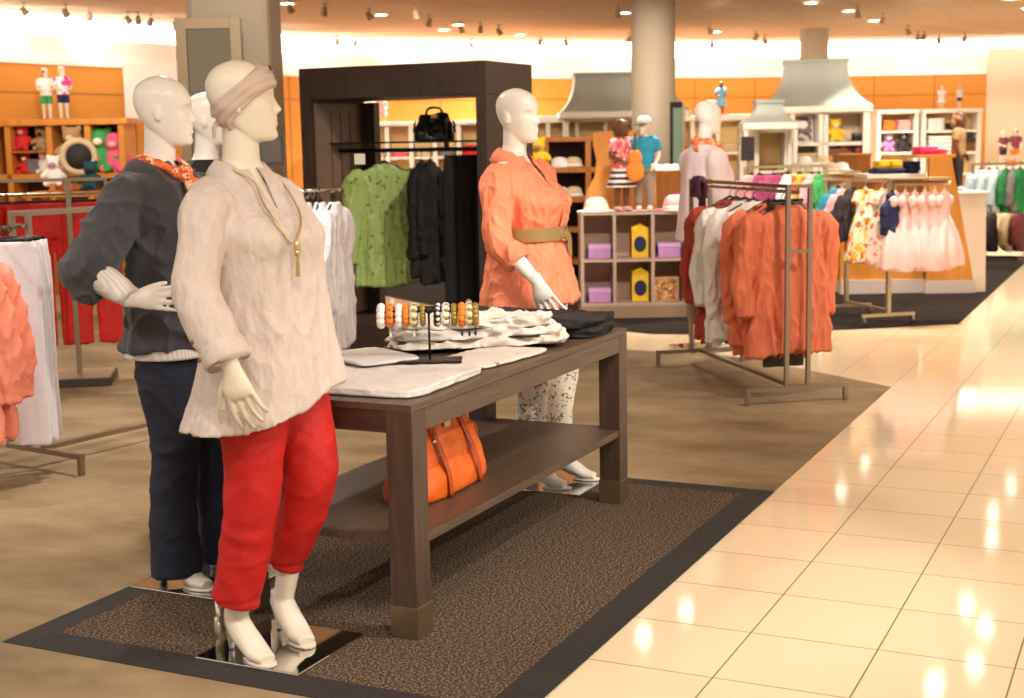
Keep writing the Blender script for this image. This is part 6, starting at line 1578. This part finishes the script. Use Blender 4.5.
# ================= middle clutter: hat table, back rack
def mid_table():
    d = 15.2; root = fixture('display_table', 'low round topped hat table between coral rack and kiosk', 'table', 818, d); z = lambda py: zpx(818, py, d); s = lambda px: wpx(px-818, d)
    zt = z(172)
    b = MB(); b.lathe([(.01, zt-.04), (.46, zt-.04), (.47, zt-.02), (.46, zt), (.01, zt)], n=32, sy=.7); b.obj('tabletop', M['brass'], root, smooth=False)
    b = MB(); b.lathe([(.3, 0), (.3, .03), (.04, .06), (.04, zt-.04)], n=24); b.obj('pedestal', M['brass'], root, smooth=True)
    b = MB(); b.lathe([(.01, zt-.24), (.42, zt-.24), (.42, zt-.22), (.01, zt-.22)], n=32, sy=.7); b.obj('lower_tier', M['brass'], root)
    Mx = Matrix.Translation(root.location) @ Matrix.Rotation(FACE, 4, 'Z')
    for i, (px, y, dz, c) in enumerate(((796, -.05, 0, 'beige'), (813, -.1, 0, 'white'), (830, -.05, 0, 'beige'), (805, .0, .07, 'white'), (822, 0, .07, 'beige'), (843, .05, 0, 'white'))):
        hat_obj(['leftmost cream hat on the hat table', 'white hat at front middle of the hat table', 'cream hat right of middle on the hat table', 'white hat stacked at upper left of the hat table', 'cream hat stacked at upper right of the hat table', 'rightmost white hat on the hat table'][i], Mx @ V3((s(px), y, zt+.002+dz)), FACE+i, .78, M[c], 'hats on the hat table')
    for i, (px, c) in enumerate(((800, 'lightpink'), (812, 'green'), (834, 'beige'))):
        stack(['pink folded pile on lower tier of the hat table', 'green folded pile on lower tier of the hat table', 'beige folded pile on lower tier of the hat table'][i], Mx @ V3((s(px), -.12, zt-.218)), FACE, .2, .2, 4, M[c], 'folded clothes on the hat table', .03)
    t = fixture('wood_crate', 'brown wooden crate right of the hat table', 'crate', 856, 16.0); w = wpx(30, 16); zc = zpx(856, 156, 16.0)
    b = MB(); b.box((0, .2, zc/2), (w, .4, zc)); b.obj('body', M['mid_wood'], t, bevel=.004)
    b = MB(); b.box((0, .2, zc+.012), (w+.03, .43, .024)); b.obj('top_board', M['orange_wood'], t, bevel=.004)
mid_table()
def back_rack():
    d = 13.2; root = fixture('clothes_rack', 'white metal childrens rack behind the coral blouses', 'clothes rack', 785, d); z = lambda py: zpx(785, py, d); s = lambda px: wpx(px-785, d)
    H = z(167)
    for px in (746, 826):
        b = MB(); b.box((s(px), 0, H/2+.02), (.028, .028, H-.04)); b.obj('post', M['brass'], root)
        b = MB(); b.box((s(px), 0, .02), (.03, .46, .03)); b.obj('foot_bar', M['brass'], root)
    b = MB(); b.box2((s(746), -.012, H-.012), (s(826), .012, H+.012)); b.obj('hang_bar', M['brass'], root)
    Mx = Matrix.Translation(root.location) @ Matrix.Rotation(FACE, 4, 'Z')
    g = 'childrens tops on the white metal rack'
    MGT = mat('magenta_cloth', (176, 70, 120), .8, bump=.2)
    for i, (px, m, lb, rr) in enumerate(((752, M['lightpink'], 'pale pink childrens tee at left of the white metal rack', 20), (760, MGT, 'magenta childrens tee behind the coral rack bar', 8), (774, MGT, 'second magenta childrens tee behind the coral rack', 25), (800, M['flower_yellow'], 'yellow childrens tee with orange flower print', 6), (812, M['lightpink'], 'pale pink childrens tee right of the yellow one', 55), (819, M['green'], 'green childrens tee at right end of the white metal rack', 62), (788, M['white'], 'white childrens tee left of the yellow one', 60))):
        hung('hanging_tee', 'tee', BLK, m, lb, 'tee', Mx @ V3((s(px), 0, H+.0)), FACE+R(rr), g, hw=.11)
M['flower_yellow'] = print_mat('flower_yellow', (228, 186, 70), [(200, 96, 40)], 6, cover=.3)
back_rack()
# deep purple scarf over the coral rack's far end
def purple():
    A = V3((8.235, 2.02, 0)); B = V3((9.50, 3.03, 0)); ax = (B-A).normalized(); nn = V3((-ax.y, ax.x, 0)); p = A+ax*1.47+nn*.07+V3((0, 0, 1.316))
    t = thing('knit_scarf', 'deep purple knit scarf draped over far end of coral rack', 'scarf', p, math.atan2(ax.y, ax.x))
    mb = MB()
    for k in range(5):
        x = -.06+.03*k; mb.spline([(x, -.022, -.13-.012*(k % 2)), (x, -.022, -.03), (x, 0, .012), (x, .022, -.03), (x, .022, -.12)], [.018, .018, .017, .018, .018], 10, 5)
    me = fuse(mb, .006, 1, 'knit'); wrinkle(me, folds(.006, 40, 40, 40, 3)); link('knit', me, M['deep_purple'], t)
    b = MB()
    for k in range(9): b.spline([(-.065+.016*k, -.024, -.13), (-.066+.016*k, -.026, -.17), (-.064+.016*k, -.024, -.20)], .004, 6, 3)
    b.obj('fringe', M['deep_purple'], t)
purple()

# ================= right side: far racks and seated mannequins
M['maroon'] = mat('maroon_cloth', (120, 54, 58), .8)
def far_rack(label, px0, px1, d, ytop, items, group, L_=.62):
    c = (px0+px1)/2; root = fixture('clothes_rack', label, 'clothes rack', c, d); H = zpx(c, ytop, d)
    w = wpx(px1-px0, d)
    for sx in (-1, 1):
        b = MB(); b.box((sx*w/2, 0, H/2), (.03, .03, H-.03)); b.obj('post', M['steel'], root)
        b = MB(); b.box((sx*w/2, 0, .02), (.03, .5, .03)); b.obj('foot_bar', M['steel'], root)
    b = MB(); b.box((0, 0, H), (w+.03, .026, .026)); b.obj('hang_bar', M['steel'], root)
    Mx = Matrix.Translation(root.location) @ Matrix.Rotation(FACE, 4, 'Z')
    for px, m, lb, rr, me, nm in items:
        hung('hanging_'+nm, nm, me, M[m], lb, nm, Mx @ V3((wpx(px-c, d), 0, H+.012)), FACE+R(rr), group, hw=.15)
JK = blouse_mesh(.17, .58, .50, 5.5, .055)
far_rack('steel rack of pale blue jackets at the right behind the gondola', 974, 1030, 17.2, 164, [(982, 'ice_blue', 'left pale blue jacket on the right rear rack', 25, JK, 'jacket'), (990, 'ice_blue', 'middle pale blue jacket on the right rear rack', 40, JK, 'jacket'), (998, 'ice_blue', 'right pale blue jacket on the right rear rack', 50, JK, 'jacket'),
         (1007, 'kelly', 'left green jacket on the right rear rack', 55, JK, 'jacket'), (1014, 'grey', 'grey jacket between two green ones on right rear rack', 60, JK, 'jacket'), (1021, 'kelly', 'right green jacket at the photo right edge', 40, JK, 'jacket')], 'jackets on the right rear rack')
far_rack('low steel rack of dark clothes below the pale blue jackets', 980, 1034, 18.0, 205, [(986, 'ice_blue', 'pale blue trousers on the low right rack', 40, TR2 if 'TR2' in globals() else JK, 'trousers'), (994, 'dark', 'black jacket on the low right rack', 60, JK, 'jacket'), (1012, 'beige', 'beige jacket on the low right rack', 50, JK, 'jacket'), (1021, 'maroon', 'maroon jacket on the low right rack', 55, JK, 'jacket')], 'clothes on the low right rack')
def right_shelf():
    d = 20.5; root = fixture('counter_shelf', 'pale counter with seated mannequins at the far right wall', 'shelf unit', 1024, d); z = zpx(1024, 166, d); w = wpx(52, d)
    b = MB(); b.box((0, .2, z-.03), (w, .5, .06)); b.obj('counter_top', M['white_paint'], root, bevel=.004)
    b = MB(); b.box((0, .22, (z-.06)/2), (w-.1, .44, z-.066)); b.obj('counter_body', M['beige_wall'], root)
    Mx = Matrix.Translation(root.location) @ Matrix.Rotation(FACE, 4, 'Z')
    kid('left child mannequin in dark red on the far right counter', Mx @ V3((wpx(1006-1024, d), .1, z+.002)), FACE+R(20), .52, M['cream_kid'], 'a', tm=M['maroon'], bm=M['dark'], group='child mannequins on the right counter')
    kid('right child mannequin in dark red on the far right counter', Mx @ V3((wpx(1018-1024, d), .1, z+.002)), FACE-R(10), .54, M['cream_kid'], 'b', tm=M['maroon'], bm=M['orange'], hair=M['dark'], group='child mannequins on the right counter')
    stack('orange folded pile between the right counter mannequins', Mx @ V3((wpx(1012-1024, d), .0, z+.002)), FACE, .14, .14, 3, M['orange'], 'folded clothes on the right counter', .03)
M['maroon'] = mat('maroon_cloth', (120, 54, 58), .8)
right_shelf()
# ------------------------------------------------------------------ ceiling lamps
HC = 3.2
def downlight(p, label, group, m):
    root = thing('downlight', label, 'ceiling light', p, FACE, group)
    b = MB(); b.lathe([(.075, 0), (.105, 0), (.105, -.012), (.075, -.016), (.075, 0)], n=24, cap=False); b.obj('trim_ring', M['white_paint'], root, smooth=False)
    b = MB(); b.lathe([(.004, -.006), (.075, -.006), (.075, -.001), (.004, -.001)], n=24); b.obj('lens', m, root)
def spotlight(p, label, group, rz, m):
    root = thing('track_spotlight', label, 'spotlight', p, rz, group); root.scale = (.62,)*3
    b = MB(); b.tube([(0, 0, 0), (0, 0, -.10)], .010, 8); b.lathe([(.004, 0), (.04, 0), (.04, -.018), (.004, -.018)], n=14); b.obj('stem', M['spot_body'], root)
    T = Matrix.Translation((0, 0, -.15)) @ Matrix.Rotation(R(35), 4, 'X')
    b = MB(); b.loft([[T @ V3((r*cos(2*pi*j/18), r*sin(2*pi*j/18), z)) for j in range(18)] for r, z in ((.02, .085), (.045, .07), (.055, .0), (.068, -.07), (.058, -.07), (.05, -.04))]); b.obj('head', M['spot_body'], root, smooth=False)
    b = MB(); b.loft([[T @ V3((r*cos(2*pi*j/18), r*sin(2*pi*j/18), z)) for j in range(18)] for r, z in ((.052, -.052), (.052, -.045))]); b.obj('lens', m, root)
M['spot_body'] = mat('spot_body', (150, 126, 98), .45, .3)
# ceiling lamps seen mirrored in the tiles: a row above the aisle
ROW = [(12.29, 4.49), (13.17, 4.35), (19.71, 1.87), (18.19, 1.93), (16.98, 1.80), (14.39, 1.75), (13.82, 1.5), (12.74, 1.46), (12.09, 1.72)]
def cz(px, py): # ceiling point at a photo pixel
    return gnd(px, py, HC-.001)
seen = [(287, 2.5, 'left of the round column, nearest the photo top'), (381, 14, 'above left end of the dark arch'), (444, 29, 'above the black handbag in the arch'), (458, 24, 'just right of the lamp above the black handbag'), (310, 36, 'above the square left column right side'),
        (625, 12, 'just left of the round column'), (520, 34, 'above the coral shirt mannequin'), (716, 31, 'right of the round column'), (811, 2, 'above the slim far column at photo top'), (849, 10, 'right of the slim far column'), (874, 20, 'farther right of the slim far column')]
for px, py, w in seen:
    downlight(cz(px, py), 'round ceiling downlight '+w, 'round ceiling downlights', M['lamp'])
for i, (x, y) in enumerate(ROW):
    downlight(V3((x, y, HC-.001)), ['round downlight over the grey cubby shelf, nearer one', 'round downlight over the grey cubby shelf, farther one', 'farthest downlight over the aisle', 'second farthest downlight over the aisle', 'third farthest downlight over the aisle', 'fourth farthest downlight over the aisle', 'fifth farthest downlight over the aisle', 'sixth farthest downlight over the aisle', 'nearest visible downlight over the aisle'][i], 'downlights over the aisle', M['lamp'])
spots = [[(23.5, 6), (65, 10), (89, 14), (127.6, 18), (137.6, 18), (150, 20), (175, 24)], [(290, 3), (324, 6), (369, 14), (416, 12), (429, 21), (461, 28), (480, 28), (499, 31)], [(337, 41), (355, 43), (368, 45), (426, 48), (471, 45)], [(540, 42), (566, 43), (618, 11), (629, 39)], [(710, 30), (712, 45), (756, 37), (765, 41)], [(858, 12), (883, 19), (908, 31), (918, 37), (924, 37), (939, 41), (965, 39)]]
where = ['row over the orange left wall', 'row above the dark arch', 'cove side row behind the arch', 'group left of the round column', 'group right of the round column', 'group right of the slim far column']
for gi, row in enumerate(spots):
    for i, (px, py) in enumerate(row):
        p = gnd(px, py-6 if py > 9 else py-3, HC-.001)
        spotlight(p, f'track spotlight, {ORD[i]} from left in the {where[gi]}', 'track spotlights '+where[gi], FACE+R(((i*47+gi*31) % 120)-60), M['lamp_dim'])
# ------------------------------------------------------------------ light
w = bpy.data.worlds.new('world'); SC.world = w; w.use_nodes = True
w.node_tree.nodes['Background'].inputs[0].default_value = rgb((255, 240, 220)); w.node_tree.nodes['Background'].inputs[1].default_value = .80
WARM = (1, .91, .80)
def spot(x, y, z, tx, ty, tz, power, ang=70, col=WARM, rad=.05, blend=.6):
    l = bpy.data.lights.new('spot_light', 'SPOT'); l.energy = power; l.spot_size = R(ang); l.spot_blend = blend; l.color = col; l.shadow_soft_size = rad
    o = bpy.data.objects.new('spot_light', l); COL.objects.link(o); o.location = (x, y, z)
    o.rotation_euler = (V3((tx-x, ty-y, tz-z))).to_track_quat('-Z', 'Y').to_euler(); return o
# wide ceiling downlights (in view they sit at the downlights built above)
for x, y, p in ((1.5, 1, 230), (4.5, -.6, 230), (2, 5.2, 240), (6, 4.6, 300), (8.4, -.6, 280), (7.5, 8, 360)):
    spot(x, y, HC-.03, x, y, 0, p, 140, rad=.08, blend=.9)
for (x, y), p in zip(ROW, (420, 0, 420, 0, 380, 340, 0, 0, 340)):
    if p: spot(x, y, HC-.03, x, y, 0, p, 140, rad=.06, blend=.9)
for px, py, p in ((444, 29, 520), (310, 36, 520), (520, 34, 560), (716, 31, 560), (874, 20, 560), (381, 14, 480)):
    q = cz(px, py); spot(q.x, q.y, HC-.03, q.x, q.y, 0, p, 140, rad=.06, blend=.9)
# unseen spot added to brighten the beige right wall
for px, py, ty, p in ((1010, 32, 120, 130),):
    q = cz(px, py); t = at(px, ty, 23.5 if px > 300 else 16.6); spot(q.x, q.y, HC-.1, t.x, t.y, t.z, p, 80, rad=.05, blend=.9)
# unseen area lights added in front of the cove to brighten the fascia
for a, b in zip(WALL_LINE[:-1], WALL_LINE[1:]):
    a, b = V3((*a, 3.1)), V3((*b, 3.1)); c = (a+b)/2; n = V3((c.x, c.y, 0)).normalized(); ln = (b-a).length
    l = bpy.data.lights.new('cove_glow', 'AREA'); l.shape = 'RECTANGLE'; l.size = ln*.96; l.size_y = .08; l.energy = 4.5*ln; l.color = (1, .93, .84)
    o = bpy.data.objects.new('cove_glow', l); COL.objects.link(o); o.location = c-n*.62
    o.rotation_euler = (n*.8-V3((0, 0, .55))).to_track_quat('-Z', 'Y').to_euler()
# extra unseen spots added to brighten the far displays
for px, py, d, dl, p in ((814, 135, 20, 4.0, 260), (925, 135, 21, 4.5, 300), (718, 140, 21, 4.5, 240), (575, 150, 17, 4.0, 240), (411, 150, 20, 4.0, 240), (60, 140, 15.6, 3.6, 260), (706, 150, 10.6, 2.6, 130), (150, 100, 16.9, 3.4, 130)):
    t = at(px, py, d); n = V3((t.x, t.y, 0)).normalized(); q = t-n*dl; spot(q.x, q.y, 3.12, t.x, t.y, t.z, p, 62, rad=.05, blend=.9)
c = at(338, 250, 8.75); spot(c.x-1.6, c.y-1.5, 3.1, c.x, c.y, 1.0, 150, 45)
# unseen spots added to lift the columns' brightness
for cx_, d, p in ((241, 10.6, 120), (653, 16, 170)):
    c = at(cx_, 140, d); n = V3((c.x, c.y, 0)).normalized(); q = c-n*2.2; spot(q.x, q.y, 3.1, c.x, c.y, 2.1, p, 60, rad=.05, blend=.9)
# added unseen spots, brightening the mannequins, table, racks and cubby
spot(2.0, .2, 3.1, 3.55, 2.5, 1.2, 165, 50)
spot(1.4, 2.2, 3.1, 3.9, 3.2, 1.2, 60, 50)
spot(4.6, .2, 3.1, 4.7, 2.5, .8, 140, 50)
spot(4.4, .8, 3.1, 5.85, 2.7, 1.2, 200, 45)
spot(7.0, .6, 3.1, 8.6, 2.4, .9, 190, 50)
spot(8.0, 3.2, 3.1, 9.8, 5.2, 1.1, 220, 50)
spot(10.2, 1.6, 3.1, 12.1, 2.2, .9, 240, 50)
spot(9.6, 3.4, 3.1, 11.6, 4.5, .8, 240, 45)
spot(4.6, -1.8, 3.1, 4.7, 2.15, .45, 400, 45)
spot(7.4, 2.5, 3.1, 11.7, 4.35, .55, 260, 26)
spot(8.6, .8, 3.1, 9.1, 2.6, .9, 160, 40)
spot(3.6, 3.2, 3.1, 5.0, 5.0, .8, 120, 60)
SC.view_settings.view_transform = 'Standard'; SC.view_settings.look = 'None'; SC.view_settings.exposure = 0.0; SC.view_settings.gamma = 1.0; SC.view_settings.use_curve_mapping = False
SC.cycles.use_denoising = True; SC.cycles.max_bounces = 8; SC.cycles.diffuse_bounces = 4; SC.cycles.caustics_reflective = False; SC.cycles.caustics_refractive = False; SC.cycles.sample_clamp_indirect = 6
